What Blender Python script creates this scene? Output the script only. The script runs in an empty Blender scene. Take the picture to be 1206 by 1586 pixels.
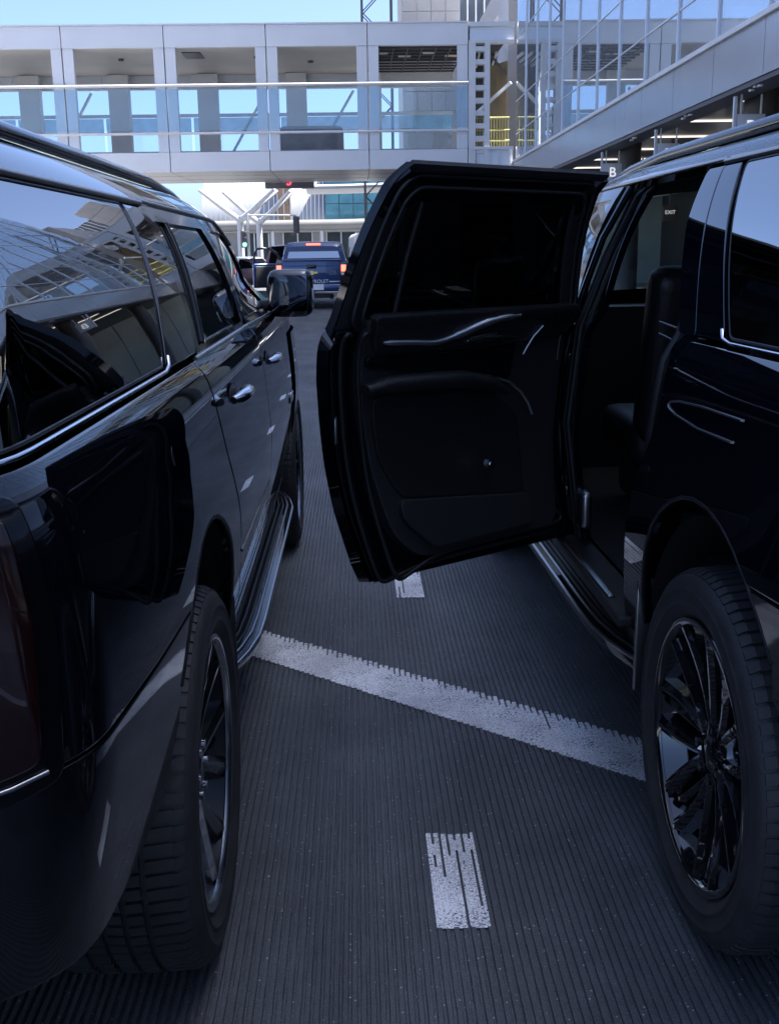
import bpy, bmesh, math, random
from mathutils import Vector, Matrix
from mathutils.geometry import delaunay_2d_cdt
random.seed(7)
R = math.radians
scene = bpy.context.scene
COL = scene.collection

# ------------------------------------------------------------------ camera
yaw, pitch, roll = R(1.56), R(13.352), R(0.86)
f0 = Vector((math.sin(yaw)*math.cos(pitch), math.cos(yaw)*math.cos(pitch), -math.sin(pitch)))
r0 = Vector((math.cos(yaw), -math.sin(yaw), 0))
u0 = r0.cross(f0)
cr = r0*math.cos(roll) - u0*math.sin(roll)
cu = r0*math.sin(roll) + u0*math.cos(roll)
cam_data = bpy.data.cameras.new('camera')
cam = bpy.data.objects.new('camera', cam_data)
COL.objects.link(cam)
cam.matrix_world = Matrix(((cr.x, cu.x, -f0.x, 0), (cr.y, cu.y, -f0.y, 0), (cr.z, cu.z, -f0.z, 1.47), (0, 0, 0, 1)))
cam_data.sensor_fit = 'VERTICAL'
cam_data.sensor_height = 24
cam_data.lens = 24*1680/1586
cam_data.clip_start = 0.02
cam_data.clip_end = 2000
scene.camera = cam

# ------------------------------------------------------------------ sky, sun, exposure
SUN_EL, SUN_AZ = R(62), R(87)          # azimuth from +Y towards +X
world = bpy.data.worlds.new('World')
scene.world = world
world.use_nodes = True
wn = world.node_tree.nodes
sky = wn.new('ShaderNodeTexSky')
sky.sky_type = 'NISHITA'
sky.sun_disc = False
sky.sun_elevation = SUN_EL
sky.sun_rotation = SUN_AZ
sky.air_density = 0.45
sky.dust_density = 2.6
sky.ozone_density = 6.0
bg = wn['Background']
bg.inputs['Strength'].default_value = 0.10
world.node_tree.links.new(sky.outputs[0], bg.inputs[0])
sun_d = bpy.data.lights.new('sun', 'SUN')
sun_d.energy = 5.0
sun_d.angle = R(0.53)
sun_d.color = (1.0, 0.96, 0.91)
sun = bpy.data.objects.new('sun', sun_d)
COL.objects.link(sun)
sd = Vector((math.sin(SUN_AZ)*math.cos(SUN_EL), math.cos(SUN_AZ)*math.cos(SUN_EL), math.sin(SUN_EL)))
sun.rotation_euler = sd.to_track_quat('Z', 'Y').to_euler()
sun.location = (30, 20, 60)
scene.view_settings.view_transform = 'Standard'
scene.view_settings.look = 'None'
scene.view_settings.exposure = 2.3
scene.view_settings.gamma = 1.0
scene.view_settings.use_curve_mapping = False

# ------------------------------------------------------------------ materials
def mat(name, col, rough=0.5, metal=0.0, spec=0.5, ior=1.5, var=0.0, vscale=6.0, bump=0.0, bscale=40.0, emit=None, estr=0.0, coat=0.0, coat_ior=1.5, rvar=0.0):
    m = bpy.data.materials.new(name)
    m.use_nodes = True
    nt = m.node_tree
    b = nt.nodes['Principled BSDF']
    b.inputs['Base Color'].default_value = (*col, 1)
    b.inputs['Roughness'].default_value = rough
    b.inputs['Metallic'].default_value = metal
    b.inputs['IOR'].default_value = ior
    b.inputs['Specular IOR Level'].default_value = spec
    b.inputs['Coat Weight'].default_value = coat
    b.inputs['Coat Roughness'].default_value = 0.012
    b.inputs['Coat IOR'].default_value = coat_ior
    if emit:
        b.inputs['Emission Color'].default_value = (*emit, 1)
        b.inputs['Emission Strength'].default_value = estr
    tc = nt.nodes.new('ShaderNodeTexCoord')
    if var or rvar:
        n = nt.nodes.new('ShaderNodeTexNoise')
        n.inputs['Scale'].default_value = vscale
        n.inputs['Detail'].default_value = 6
        nt.links.new(tc.outputs['Object'], n.inputs['Vector'])
    if var:
        rp = nt.nodes.new('ShaderNodeMapRange')
        rp.inputs['From Min'].default_value = 0.3
        rp.inputs['From Max'].default_value = 0.7
        rp.inputs['To Min'].default_value = 1-var
        rp.inputs['To Max'].default_value = 1+var
        nt.links.new(n.outputs['Fac'], rp.inputs['Value'])
        mx = nt.nodes.new('ShaderNodeMix')
        mx.data_type = 'RGBA'
        mx.blend_type = 'MULTIPLY'
        mx.inputs['Factor'].default_value = 1
        mx.inputs['A'].default_value = (*col, 1)
        nt.links.new(rp.outputs[0], mx.inputs['B'])
        nt.links.new(mx.outputs['Result'], b.inputs['Base Color'])
    if rvar:
        r2 = nt.nodes.new('ShaderNodeMapRange')
        r2.inputs['From Min'].default_value = 0.3
        r2.inputs['From Max'].default_value = 0.7
        r2.inputs['To Min'].default_value = rough
        r2.inputs['To Max'].default_value = rough+rvar
        nt.links.new(n.outputs['Fac'], r2.inputs['Value'])
        nt.links.new(r2.outputs[0], b.inputs['Roughness'])
    if bump:
        n2 = nt.nodes.new('ShaderNodeTexNoise')
        n2.inputs['Scale'].default_value = bscale
        n2.inputs['Detail'].default_value = 3
        nt.links.new(tc.outputs['Object'], n2.inputs['Vector'])
        bp = nt.nodes.new('ShaderNodeBump')
        bp.inputs['Strength'].default_value = bump
        bp.inputs['Distance'].default_value = 0.01
        nt.links.new(n2.outputs['Fac'], bp.inputs['Height'])
        nt.links.new(bp.outputs[0], b.inputs['Normal'])
        if coat: nt.links.new(bp.outputs[0], b.inputs['Coat Normal'])
    return m

def glass_mat(name, tint, ior=1.5, refl=None, rcol=(1, 1, 1), bump=0.0, bscale=2.0, dust=0.0):
    """see-through tinted pane: Fresnel (or fixed) mix of mirror and tinted transparency"""
    m = bpy.data.materials.new(name)
    m.use_nodes = True
    nt = m.node_tree
    nt.nodes.remove(nt.nodes['Principled BSDF'])
    out = nt.nodes['Material Output']
    tr = nt.nodes.new('ShaderNodeBsdfTransparent')
    tr.inputs[0].default_value = (*tint, 1)
    gl = nt.nodes.new('ShaderNodeBsdfGlossy')
    gl.inputs['Color'].default_value = (*rcol, 1)
    gl.inputs['Roughness'].default_value = 0.0
    mx = nt.nodes.new('ShaderNodeMixShader')
    fr = nt.nodes.new('ShaderNodeFresnel')
    ge = nt.nodes.new('ShaderNodeNewGeometry')
    im = nt.nodes.new('ShaderNodeMapRange')          # thin pane: same Fresnel from both sides
    im.inputs['To Min'].default_value = ior
    im.inputs['To Max'].default_value = 1/ior
    nt.links.new(ge.outputs['Backfacing'], im.inputs['Value'])
    nt.links.new(im.outputs[0], fr.inputs['IOR'])
    if bump:
        tc = nt.nodes.new('ShaderNodeTexCoord')
        n2 = nt.nodes.new('ShaderNodeTexNoise')
        n2.inputs['Scale'].default_value = bscale
        n2.inputs['Detail'].default_value = 1
        nt.links.new(tc.outputs['Object'], n2.inputs['Vector'])
        bp = nt.nodes.new('ShaderNodeBump')
        bp.inputs['Strength'].default_value = bump
        bp.inputs['Distance'].default_value = 0.01
        nt.links.new(n2.outputs['Fac'], bp.inputs['Height'])
        nt.links.new(bp.outputs[0], gl.inputs['Normal'])
        nt.links.new(bp.outputs[0], fr.inputs['Normal'])
    if refl is None:
        nt.links.new(fr.outputs[0], mx.inputs[0])
    else:
        ad = nt.nodes.new('ShaderNodeMath')
        ad.operation = 'MAXIMUM'
        ad.inputs[1].default_value = refl
        nt.links.new(fr.outputs[0], ad.inputs[0])
        nt.links.new(ad.outputs[0], mx.inputs[0])
    nt.links.new(tr.outputs[0], mx.inputs[1])
    nt.links.new(gl.outputs[0], mx.inputs[2])
    nt.links.new(mx.outputs[0], out.inputs['Surface'])
    if dust:
        df = nt.nodes.new('ShaderNodeBsdfDiffuse')
        df.inputs['Color'].default_value = (0.55, 0.58, 0.62, 1)
        m2 = nt.nodes.new('ShaderNodeMixShader')
        m2.inputs[0].default_value = dust
        nt.links.new(mx.outputs[0], m2.inputs[1])
        nt.links.new(df.outputs[0], m2.inputs[2])
        nt.links.new(m2.outputs[0], out.inputs['Surface'])
    return m

def asphalt_mat(name, c, speck, sc=1.0):
    m = bpy.data.materials.new(name)
    m.use_nodes = True
    nt = m.node_tree
    b = nt.nodes['Principled BSDF']
    b.inputs['Roughness'].default_value = 0.6
    tc = nt.nodes.new('ShaderNodeTexCoord')
    n = nt.nodes.new('ShaderNodeTexNoise')
    n.inputs['Scale'].default_value = 1.3
    n.inputs['Detail'].default_value = 8
    n.inputs['Roughness'].default_value = 0.7
    nt.links.new(tc.outputs['Object'], n.inputs['Vector'])
    r1 = nt.nodes.new('ShaderNodeMapRange')
    r1.inputs['From Min'].default_value = 0.3
    r1.inputs['From Max'].default_value = 0.7
    r1.inputs['To Min'].default_value = 0.6
    r1.inputs['To Max'].default_value = 1.3
    nt.links.new(n.outputs['Fac'], r1.inputs['Value'])
    g = nt.nodes.new('ShaderNodeTexNoise')
    g.inputs['Scale'].default_value = 260*sc
    g.inputs['Detail'].default_value = 2
    nt.links.new(tc.outputs['Object'], g.inputs['Vector'])
    r2 = nt.nodes.new('ShaderNodeMapRange')
    r2.inputs['From Min'].default_value = 0.3
    r2.inputs['From Max'].default_value = 0.7
    r2.inputs['To Min'].default_value = 0.5
    r2.inputs['To Max'].default_value = 1.5
    nt.links.new(g.outputs['Fac'], r2.inputs['Value'])
    mu = nt.nodes.new('ShaderNodeMath')
    mu.operation = 'MULTIPLY'
    nt.links.new(r1.outputs[0], mu.inputs[0])
    nt.links.new(r2.outputs[0], mu.inputs[1])
    mx = nt.nodes.new('ShaderNodeMix')
    mx.data_type = 'RGBA'
    mx.blend_type = 'MULTIPLY'
    mx.inputs['Factor'].default_value = 1
    mx.inputs['A'].default_value = (*c, 1)
    nt.links.new(mu.outputs[0], mx.inputs['B'])
    mp = nt.nodes.new('ShaderNodeMapping')
    mp.inputs['Scale'].default_value = (2.2, 0.35, 1)
    nt.links.new(tc.outputs['Object'], mp.inputs['Vector'])
    st = nt.nodes.new('ShaderNodeTexNoise')
    st.inputs['Scale'].default_value = 1.6
    st.inputs['Detail'].default_value = 7
    nt.links.new(mp.outputs[0], st.inputs['Vector'])
    r3 = nt.nodes.new('ShaderNodeMapRange')
    r3.inputs['From Min'].default_value = 0.30
    r3.inputs['From Max'].default_value = 0.62
    r3.inputs['To Min'].default_value = 0.66
    r3.inputs['To Max'].default_value = 1.10
    nt.links.new(st.outputs['Fac'], r3.inputs['Value'])
    mu2 = nt.nodes.new('ShaderNodeMath')
    mu2.operation = 'MULTIPLY'
    nt.links.new(mu.outputs[0], mu2.inputs[0])
    nt.links.new(r3.outputs[0], mu2.inputs[1])
    nt.links.new(mu2.outputs[0], mx.inputs['B'])
    v = nt.nodes.new('ShaderNodeTexVoronoi')
    v.inputs['Scale'].default_value = 95*sc
    nt.links.new(tc.outputs['Object'], v.inputs['Vector'])
    lt = nt.nodes.new('ShaderNodeMath')
    lt.operation = 'LESS_THAN'
    lt.inputs[1].default_value = 0.20
    nt.links.new(v.outputs['Distance'], lt.inputs[0])
    sp = nt.nodes.new('ShaderNodeSeparateColor')
    nt.links.new(v.outputs['Color'], sp.inputs[0])
    gt = nt.nodes.new('ShaderNodeMath')
    gt.operation = 'GREATER_THAN'
    gt.inputs[1].default_value = 0.90
    nt.links.new(sp.outputs[0], gt.inputs[0])
    an = nt.nodes.new('ShaderNodeMath')
    an.operation = 'MULTIPLY'
    nt.links.new(lt.outputs[0], an.inputs[0])
    nt.links.new(gt.outputs[0], an.inputs[1])
    m2 = nt.nodes.new('ShaderNodeMix')
    m2.data_type = 'RGBA'
    nt.links.new(an.outputs[0], m2.inputs['Factor'])
    nt.links.new(mx.outputs['Result'], m2.inputs['A'])
    m2.inputs['B'].default_value = (*speck, 1)
    nt.links.new(m2.outputs['Result'], b.inputs['Base Color'])
    bp = nt.nodes.new('ShaderNodeBump')
    bp.inputs['Strength'].default_value = 0.6
    bp.inputs['Distance'].default_value = 0.003
    nt.links.new(g.outputs['Fac'], bp.inputs['Height'])
    nt.links.new(bp.outputs[0], b.inputs['Normal'])
    return m

def paint_mat():
    m = asphalt_mat('road_paint', (0.90, 0.91, 0.93), (0.8, 0.8, 0.8))
    nt = m.node_tree
    b = nt.nodes['Principled BSDF']
    src = b.inputs['Base Color'].links[0].from_socket
    tc = nt.nodes.new('ShaderNodeTexCoord')
    n = nt.nodes.new('ShaderNodeTexNoise')
    n.inputs['Scale'].default_value = 120
    n.inputs['Detail'].default_value = 5
    n.inputs['Roughness'].default_value = 0.65
    nt.links.new(tc.outputs['Object'], n.inputs['Vector'])
    n2 = nt.nodes.new('ShaderNodeTexNoise')
    n2.inputs['Scale'].default_value = 9
    n2.inputs['Detail'].default_value = 3
    nt.links.new(tc.outputs['Object'], n2.inputs['Vector'])
    ad = nt.nodes.new('ShaderNodeMath')
    ad.operation = 'MULTIPLY_ADD'
    ad.inputs[1].default_value = 0.35
    nt.links.new(n2.outputs['Fac'], ad.inputs[0])
    nt.links.new(n.outputs['Fac'], ad.inputs[2])
    rp = nt.nodes.new('ShaderNodeMapRange')
    rp.inputs['From Min'].default_value = 0.752
    rp.inputs['From Max'].default_value = 0.80
    nt.links.new(ad.outputs[0], rp.inputs['Value'])
    mx = nt.nodes.new('ShaderNodeMix')
    mx.data_type = 'RGBA'
    nt.links.new(rp.outputs[0], mx.inputs['Factor'])
    nt.links.new(src, mx.inputs['A'])
    mx.inputs['B'].default_value = (0.06, 0.065, 0.075, 1)
    nt.links.new(mx.outputs['Result'], b.inputs['Base Color'])
    return m

M = {}
M['road'] = asphalt_mat('grooved_asphalt', (0.096, 0.104, 0.114), (0.55, 0.55, 0.55))
M['ground'] = asphalt_mat('smooth_asphalt', (0.20, 0.205, 0.215), (0.25, 0.25, 0.25), 0.3)
M['paint'] = paint_mat()
M['concrete'] = mat('concrete', (0.34, 0.33, 0.32), 0.8, var=0.2, vscale=3, bump=0.2, bscale=60)
M['black'] = mat('black_car_paint', (0.0025, 0.003, 0.006), 0.35, coat=1.0, coat_ior=1.95, spec=0.0, bump=0.006, bscale=2.5)
M['black_b'] = M['black']
M['road_film'] = mat('dusty_black_paint', (0.0035, 0.004, 0.006), 0.4, coat=1.0, coat_ior=1.7, spec=0.1, var=0.5, vscale=30)
M['road_film'].node_tree.nodes['Principled BSDF'].inputs['Coat Roughness'].default_value = 0.045
M['gloss_black'] = mat('gloss_black_trim', (0.004, 0.004, 0.006), 0.06)
M['trim'] = mat('black_rubber_trim', (0.010, 0.011, 0.013), 0.45, bump=0.1, bscale=200)
M['rubber'] = mat('tyre_rubber', (0.026, 0.027, 0.030), 0.6, var=0.3, vscale=12, bump=0.15, bscale=120)
M['chrome'] = mat('chrome', (0.75, 0.77, 0.8), 0.12, 1.0, rvar=0.08)
M['satin'] = mat('satin_metal', (0.45, 0.46, 0.48), 0.28, 1.0)
M['bright'] = mat('bright_satin_trim', (0.85, 0.86, 0.88), 0.38, 1.0)
M['bronze'] = mat('satin_roof_trim', (0.42, 0.40, 0.38), 0.35, 1.0)
M['alloy'] = mat('grey_alloy', (0.42, 0.43, 0.45), 0.18, 1.0, rvar=0.1)
M['alloy_dark'] = mat('dark_alloy', (0.03, 0.032, 0.037), 0.25, 0.6)
M['rim_black'] = mat('black_alloy', (0.006, 0.0065, 0.009), 0.10, coat=1.0, coat_ior=1.7)
M['plastic'] = mat('black_plastic', (0.016, 0.017, 0.019), 0.5, bump=0.3, bscale=300)
M['well'] = mat('wheel_well', (0.010, 0.010, 0.011), 0.9, var=0.2)
M['leather'] = mat('black_leather', (0.012, 0.012, 0.014), 0.42, bump=0.25, bscale=140)
M['carpet'] = mat('dark_carpet', (0.010, 0.010, 0.011), 0.95, var=0.3, vscale=80)
M['headliner'] = mat('headliner', (0.02, 0.02, 0.022), 0.95)
M['privacy'] = glass_mat('privacy_glass', (0.012, 0.013, 0.015), 1.9, refl=0.45, bump=0.010, bscale=7.0)
M['door_glass'] = glass_mat('rear_door_glass', (0.004, 0.0045, 0.006), 1.5)
M['car_glass'] = glass_mat('car_glass', (0.58, 0.68, 0.65), 1.5)
M['red_lens'] = mat('red_lens', (0.014, 0.0015, 0.002), 0.12, coat=1.0)
M['red_lit'] = mat('red_lit_lens', (0.5, 0.02, 0.02), 0.2, emit=(1.0, 0.10, 0.06), estr=1.2)
M['clear_lens'] = mat('clear_lens', (0.5, 0.52, 0.55), 0.08, coat=1)
M['amber'] = mat('reflector', (0.35, 0.02, 0.02), 0.2)
M['mirror'] = mat('mirror_glass', (0.12, 0.13, 0.15), 0.01, 1.0)
M['disc'] = mat('brake_disc', (0.18, 0.18, 0.19), 0.35, 0.9)
M['caliper'] = mat('red_caliper_mark', (0.5, 0.03, 0.03), 0.4)
M['panel'] = mat('pale_metal_panel', (0.62, 0.63, 0.655), 0.42, 0.0, var=0.04, vscale=0.8)
M['panel2'] = mat('silver_metal_panel', (0.40, 0.41, 0.44), 0.24, 0.55, var=0.05, vscale=0.7)
M['white_steel'] = mat('white_painted_steel', (0.58, 0.59, 0.61), 0.45, var=0.06, vscale=1.5)
M['mullion'] = mat('aluminium_mullion', (0.62, 0.65, 0.70), 0.35, 0.4)
M['curtain'] = glass_mat('curtain_wall_glass', (0.42, 0.50, 0.54), 1.5, refl=0.62, dust=0.13, rcol=(0.86, 0.92, 0.97), bump=0.006, bscale=0.9)
M['bal_glass'] = glass_mat('balustrade_glass', (0.84, 0.91, 0.95), 1.45, refl=0.06)
M['film'] = mat('blue_protective_film', (0.30, 0.60, 0.78), 0.35, var=0.18, vscale=2.5)
M['film'].node_tree.nodes['Principled BSDF'].inputs['Alpha'].default_value = 0.6
M['ceiling'] = mat('beige_ceiling', (0.56, 0.51, 0.46), 0.6, var=0.06, vscale=0.6)
M['int_col'] = mat('grey_column', (0.70, 0.68, 0.66), 0.6, var=0.08, vscale=0.8)
M['dark_metal'] = mat('dark_metal', (0.06, 0.06, 0.07), 0.5)
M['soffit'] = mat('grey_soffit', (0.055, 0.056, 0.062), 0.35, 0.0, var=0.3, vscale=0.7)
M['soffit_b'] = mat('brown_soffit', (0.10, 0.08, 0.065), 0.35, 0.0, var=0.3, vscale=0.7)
M['dark_wall'] = mat('dark_grey_wall', (0.05, 0.049, 0.049), 0.5, var=0.15, vscale=0.8)
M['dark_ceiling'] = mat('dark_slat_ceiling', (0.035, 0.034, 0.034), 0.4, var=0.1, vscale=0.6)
M['light_strip'] = mat('light_strip', (0.9, 0.85, 0.8), 0.4, emit=(1.0, 0.90, 0.80), estr=0.30)
M['sign_grey'] = mat('sign_grey', (0.55, 0.56, 0.58), 0.4)
M['sign_dark'] = mat('sign_dark', (0.045, 0.048, 0.06), 0.4)
M['white_text'] = mat('white_lettering', (0.8, 0.8, 0.8), 0.4, emit=(1, 1, 1), estr=0.14)
M['red_led'] = mat('red_led', (0.5, 0.02, 0.03), 0.4, emit=(1.0, 0.05, 0.10), estr=0.7)
M['yellow'] = mat('yellow_guard', (0.36, 0.35, 0.13), 0.5)
M['wood'] = mat('ochre_board', (0.22, 0.165, 0.09), 0.7, var=0.2, vscale=2)
M['tan'] = mat('tan_cladding', (0.24, 0.16, 0.10), 0.6, var=0.2, vscale=2)
M['blue'] = mat('dark_blue_paint', (0.008, 0.036, 0.13), 0.22, 0.3, coat=1.0, coat_ior=1.5)
M['purple'] = mat('purple_paint', (0.20, 0.045, 0.14), 0.3, coat=1.0)
M['silver'] = mat('silver_paint', (0.42, 0.42, 0.41), 0.3, 0.5, coat=1.0)
M['white'] = mat('white_paint', (0.75, 0.76, 0.78), 0.3, coat=0.6)
M['gold'] = mat('gold_badge', (0.70, 0.55, 0.22), 0.25, 1.0)
M['teal_glass'] = mat('teal_facade_glass', (0.07, 0.20, 0.25), 0.06, 0.2, var=0.35, vscale=0.35)
M['grey_glass'] = mat('grey_facade_glass', (0.09, 0.11, 0.13), 0.06, 0.1, var=0.3, vscale=0.35)
M['band'] = mat('grey_band', (0.15, 0.15, 0.145), 0.45, var=0.1, vscale=0.5)
M['deep_dark'] = mat('dark_deck', (0.02, 0.022, 0.028), 0.6)
M['pale_green'] = mat('pale_green_glazing', (0.55, 0.62, 0.60), 0.15, var=0.15, vscale=0.8)
M['far_panel'] = mat('far_panel', (0.26, 0.27, 0.29), 0.5, var=0.1, vscale=0.6)
M['far_steel'] = mat('far_white_steel', (0.42, 0.43, 0.45), 0.5)
M['sign_slate'] = mat('sign_slate', (0.09, 0.10, 0.12), 0.4)
M['store_glass'] = mat('shopfront_glass', (0.03, 0.045, 0.055), 0.05, var=0.3, vscale=0.4)
M['dome'] = mat('ribbed_metal_roof', (0.24, 0.25, 0.27), 0.40, 0.15, var=0.15, vscale=0.5)
M['green'] = mat('green_signal', (0.05, 0.5, 0.3), 0.4, emit=(0.1, 1.0, 0.6), estr=2.0)
M['tower'] = mat('pale_tower_cladding', (0.42, 0.40, 0.37), 0.7, var=0.06, vscale=0.5)
M['seat_tarp'] = mat('grey_tarp', (0.30, 0.31, 0.34), 0.7, var=0.25, vscale=1.5)
M['exit_brown'] = mat('brown_sign', (0.10, 0.05, 0.03), 0.5)
M['terrazzo'] = mat('pale_terminal_floor', (0.30, 0.29, 0.28), 0.3, var=0.1)

# ------------------------------------------------------------------ mesh helpers
class MB:
    def __init__(s):
        s.v = []; s.f = []; s.sm = []
    def add(s, vs, fs, smooth=False):
        o = len(s.v)
        s.v += [tuple(v) for v in vs]
        for f in fs:
            s.f.append(tuple(i+o for i in f)); s.sm.append(smooth)
    def box(s, x0, x1, y0, y1, z0, z1):
        s.add([(x0,y0,z0),(x1,y0,z0),(x1,y1,z0),(x0,y1,z0),(x0,y0,z1),(x1,y0,z1),(x1,y1,z1),(x0,y1,z1)],
              [(0,3,2,1),(4,5,6,7),(0,1,5,4),(1,2,6,5),(2,3,7,6),(3,0,4,7)])
        return s
    def hexa(s, p):
        """eight corners, bottom loop then top loop"""
        s.add(p, [(0,3,2,1),(4,5,6,7),(0,1,5,4),(1,2,6,5),(2,3,7,6),(3,0,4,7)])
        return s
    def bar(s, a, b, w, h, up=(0,0,1)):
        a = Vector(a); b = Vector(b); d = (b-a).normalized()
        sx = d.cross(Vector(up))
        if sx.length < 1e-4: sx = Vector((1,0,0))
        sx.normalize(); sy = sx.cross(d)
        p = []
        for c in (a, b):
            for i, j in ((-1,-1),(1,-1),(1,1),(-1,1)):
                p.append(c + sx*(i*w/2) + sy*(j*h/2))
        s.add(p, [(0,1,2,3),(7,6,5,4),(0,4,5,1),(1,5,6,2),(2,6,7,3),(3,7,4,0)])
        return s
    def tube(s, path, r, n=8, closed=False, flat=1.0):
        path = [Vector(p) for p in path]
        m = len(path); vs = []; prev = None
        for i, p in enumerate(path):
            if closed: t = path[(i+1) % m]-path[i-1]
            else: t = path[min(i+1, m-1)]-path[max(i-1, 0)]
            t.normalize()
            if prev is None:
                up = Vector((0,0,1)) if abs(t.z) < 0.9 else Vector((1,0,0))
                a = t.cross(up).normalized()
            else:
                a = (prev - t*prev.dot(t)).normalized()
            prev = a; b = t.cross(a)
            rr = r[i] if isinstance(r, (list, tuple)) else r
            for k in range(n):
                an = 2*math.pi*k/n
                vs.append(p + a*(math.cos(an)*rr) + b*(math.sin(an)*rr*flat))
        fs = []
        for i in range(m if closed else m-1):
            j = (i+1) % m
            for k in range(n):
                l = (k+1) % n
                fs.append((i*n+k, i*n+l, j*n+l, j*n+k))
        s.add(vs, fs, True)
        if not closed:
            s.add(vs[:n], [tuple(range(n))[::-1]]); s.add(vs[-n:], [tuple(range(n))])
        return s
    def cyl(s, a, b, r, n=16, r2=None):
        a = Vector(a); b = Vector(b); d = (b-a).normalized()
        up = Vector((0,0,1)) if abs(d.z) < 0.9 else Vector((1,0,0))
        x = d.cross(up).normalized(); y = d.cross(x)
        r2 = r if r2 is None else r2
        v0 = [a + x*math.cos(2*math.pi*k/n)*r + y*math.sin(2*math.pi*k/n)*r for k in range(n)]
        v1 = [b + x*math.cos(2*math.pi*k/n)*r2 + y*math.sin(2*math.pi*k/n)*r2 for k in range(n)]
        s.add(v0+v1, [(k, (k+1) % n, n+(k+1) % n, n+k)[::-1] for k in range(n)], True)
        s.add(v0, [tuple(range(n))]); s.add(v1, [tuple(range(n))[::-1]])
        return s
    def lathe_x(s, prof, n=48, smooth=True, cz=0.0):
        """profile of (x, r) turned about the x axis"""
        vs = []
        for k in range(n):
            a = 2*math.pi*k/n
            for x, r in prof: vs.append((x, r*math.cos(a), r*math.sin(a)+cz))
        m = len(prof); fs = []
        for k in range(n):
            l = (k+1) % n
            for i in range(m-1):
                fs.append((k*m+i, k*m+i+1, l*m+i+1, l*m+i))
        s.add(vs, fs, smooth)
        return s
    def rbox(s, c, size, r, rot=None, seg=2, flat=False):
        bm = bmesh.new()
        bmesh.ops.create_cube(bm, size=1)
        for v in bm.verts: v.co = Vector((v.co.x*size[0], v.co.y*size[1], v.co.z*size[2]))
        bmesh.ops.bevel(bm, geom=bm.edges[:], offset=min(r, min(size)*0.49), segments=seg, affect='EDGES', profile=0.6)
        mtx = Matrix.Translation(c) @ (rot.to_matrix().to_4x4() if rot is not None else Matrix())
        bm.verts.index_update()
        s.add([mtx @ v.co for v in bm.verts], [[v.index for v in f.verts] for f in bm.faces], not flat)
        bm.free()
        return s
    def prism(s, poly, z0, z1, fn=None):
        """2-D polygon (a, b) extruded between c=z0..z1, mapped by fn(a, b, c)"""
        fn = fn or (lambda a, b, c: (a, b, c))
        n = len(poly)
        s.add([fn(a, b, z0) for a, b in poly] + [fn(a, b, z1) for a, b in poly],
              [tuple(range(n))[::-1], tuple(range(n, 2*n))] + [(i, (i+1) % n, n+(i+1) % n, n+i) for i in range(n)])
        return s
    def grid(s, fn, nu, nv, smooth=True):
        vs = [fn(i/nu, j/nv) for i in range(nu+1) for j in range(nv+1)]
        fs = [(i*(nv+1)+j, (i+1)*(nv+1)+j, (i+1)*(nv+1)+j+1, i*(nv+1)+j+1) for i in range(nu) for j in range(nv)]
        s.add(vs, fs, smooth)
        return s
    def mesh(s, name, material):
        me = bpy.data.meshes.new(name)
        me.from_pydata(s.v, [], s.f)
        me.polygons.foreach_set('use_smooth', s.sm)
        if material: me.materials.append(material)
        me.validate()
        me.update()
        return me
    def build(s, name, material, parent=None, angle=None):
        me = s.mesh(name, material)
        if angle:
            try: me.set_sharp_from_angle(angle=R(angle))
            except Exception: pass
        return link(name, me, parent)

def link(name, data, parent=None):
    o = bpy.data.objects.new(name, data)
    COL.objects.link(o)
    if parent: o.parent = parent
    return o
def thing(name, label, cat, loc=(0,0,0), rz=0, group=None):
    o = link(name, None)
    o.location = loc; o.rotation_euler = (0, 0, rz)
    return tag(o, label, cat, group)
def tag(o, label, cat, group=None):
    o['label'] = label; o['category'] = cat
    if group: o['group'] = group
    return o
def structure(o):
    o['kind'] = 'structure'
    return o
def text(name, body, size, material, parent, loc, rot, ext=0.01, align='CENTER'):
    cu_ = bpy.data.curves.new(name, 'FONT')
    cu_.body = body; cu_.size = size; cu_.extrude = ext
    cu_.align_x = align; cu_.align_y = 'CENTER'
    cu_.materials.append(material)
    tmp = link(name, cu_)
    me = bpy.data.meshes.new_from_object(tmp.evaluated_get(bpy.context.evaluated_depsgraph_get()))
    bpy.data.objects.remove(tmp)
    me.name = name
    o = link(name, me, parent)
    o.location = loc; o.rotation_euler = rot
    return o
def copy_tree(o, parent=None):
    c = o.copy(); COL.objects.link(c)
    if parent: c.parent = parent
    for ch in list(o.children): copy_tree(ch, c)
    return c

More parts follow.
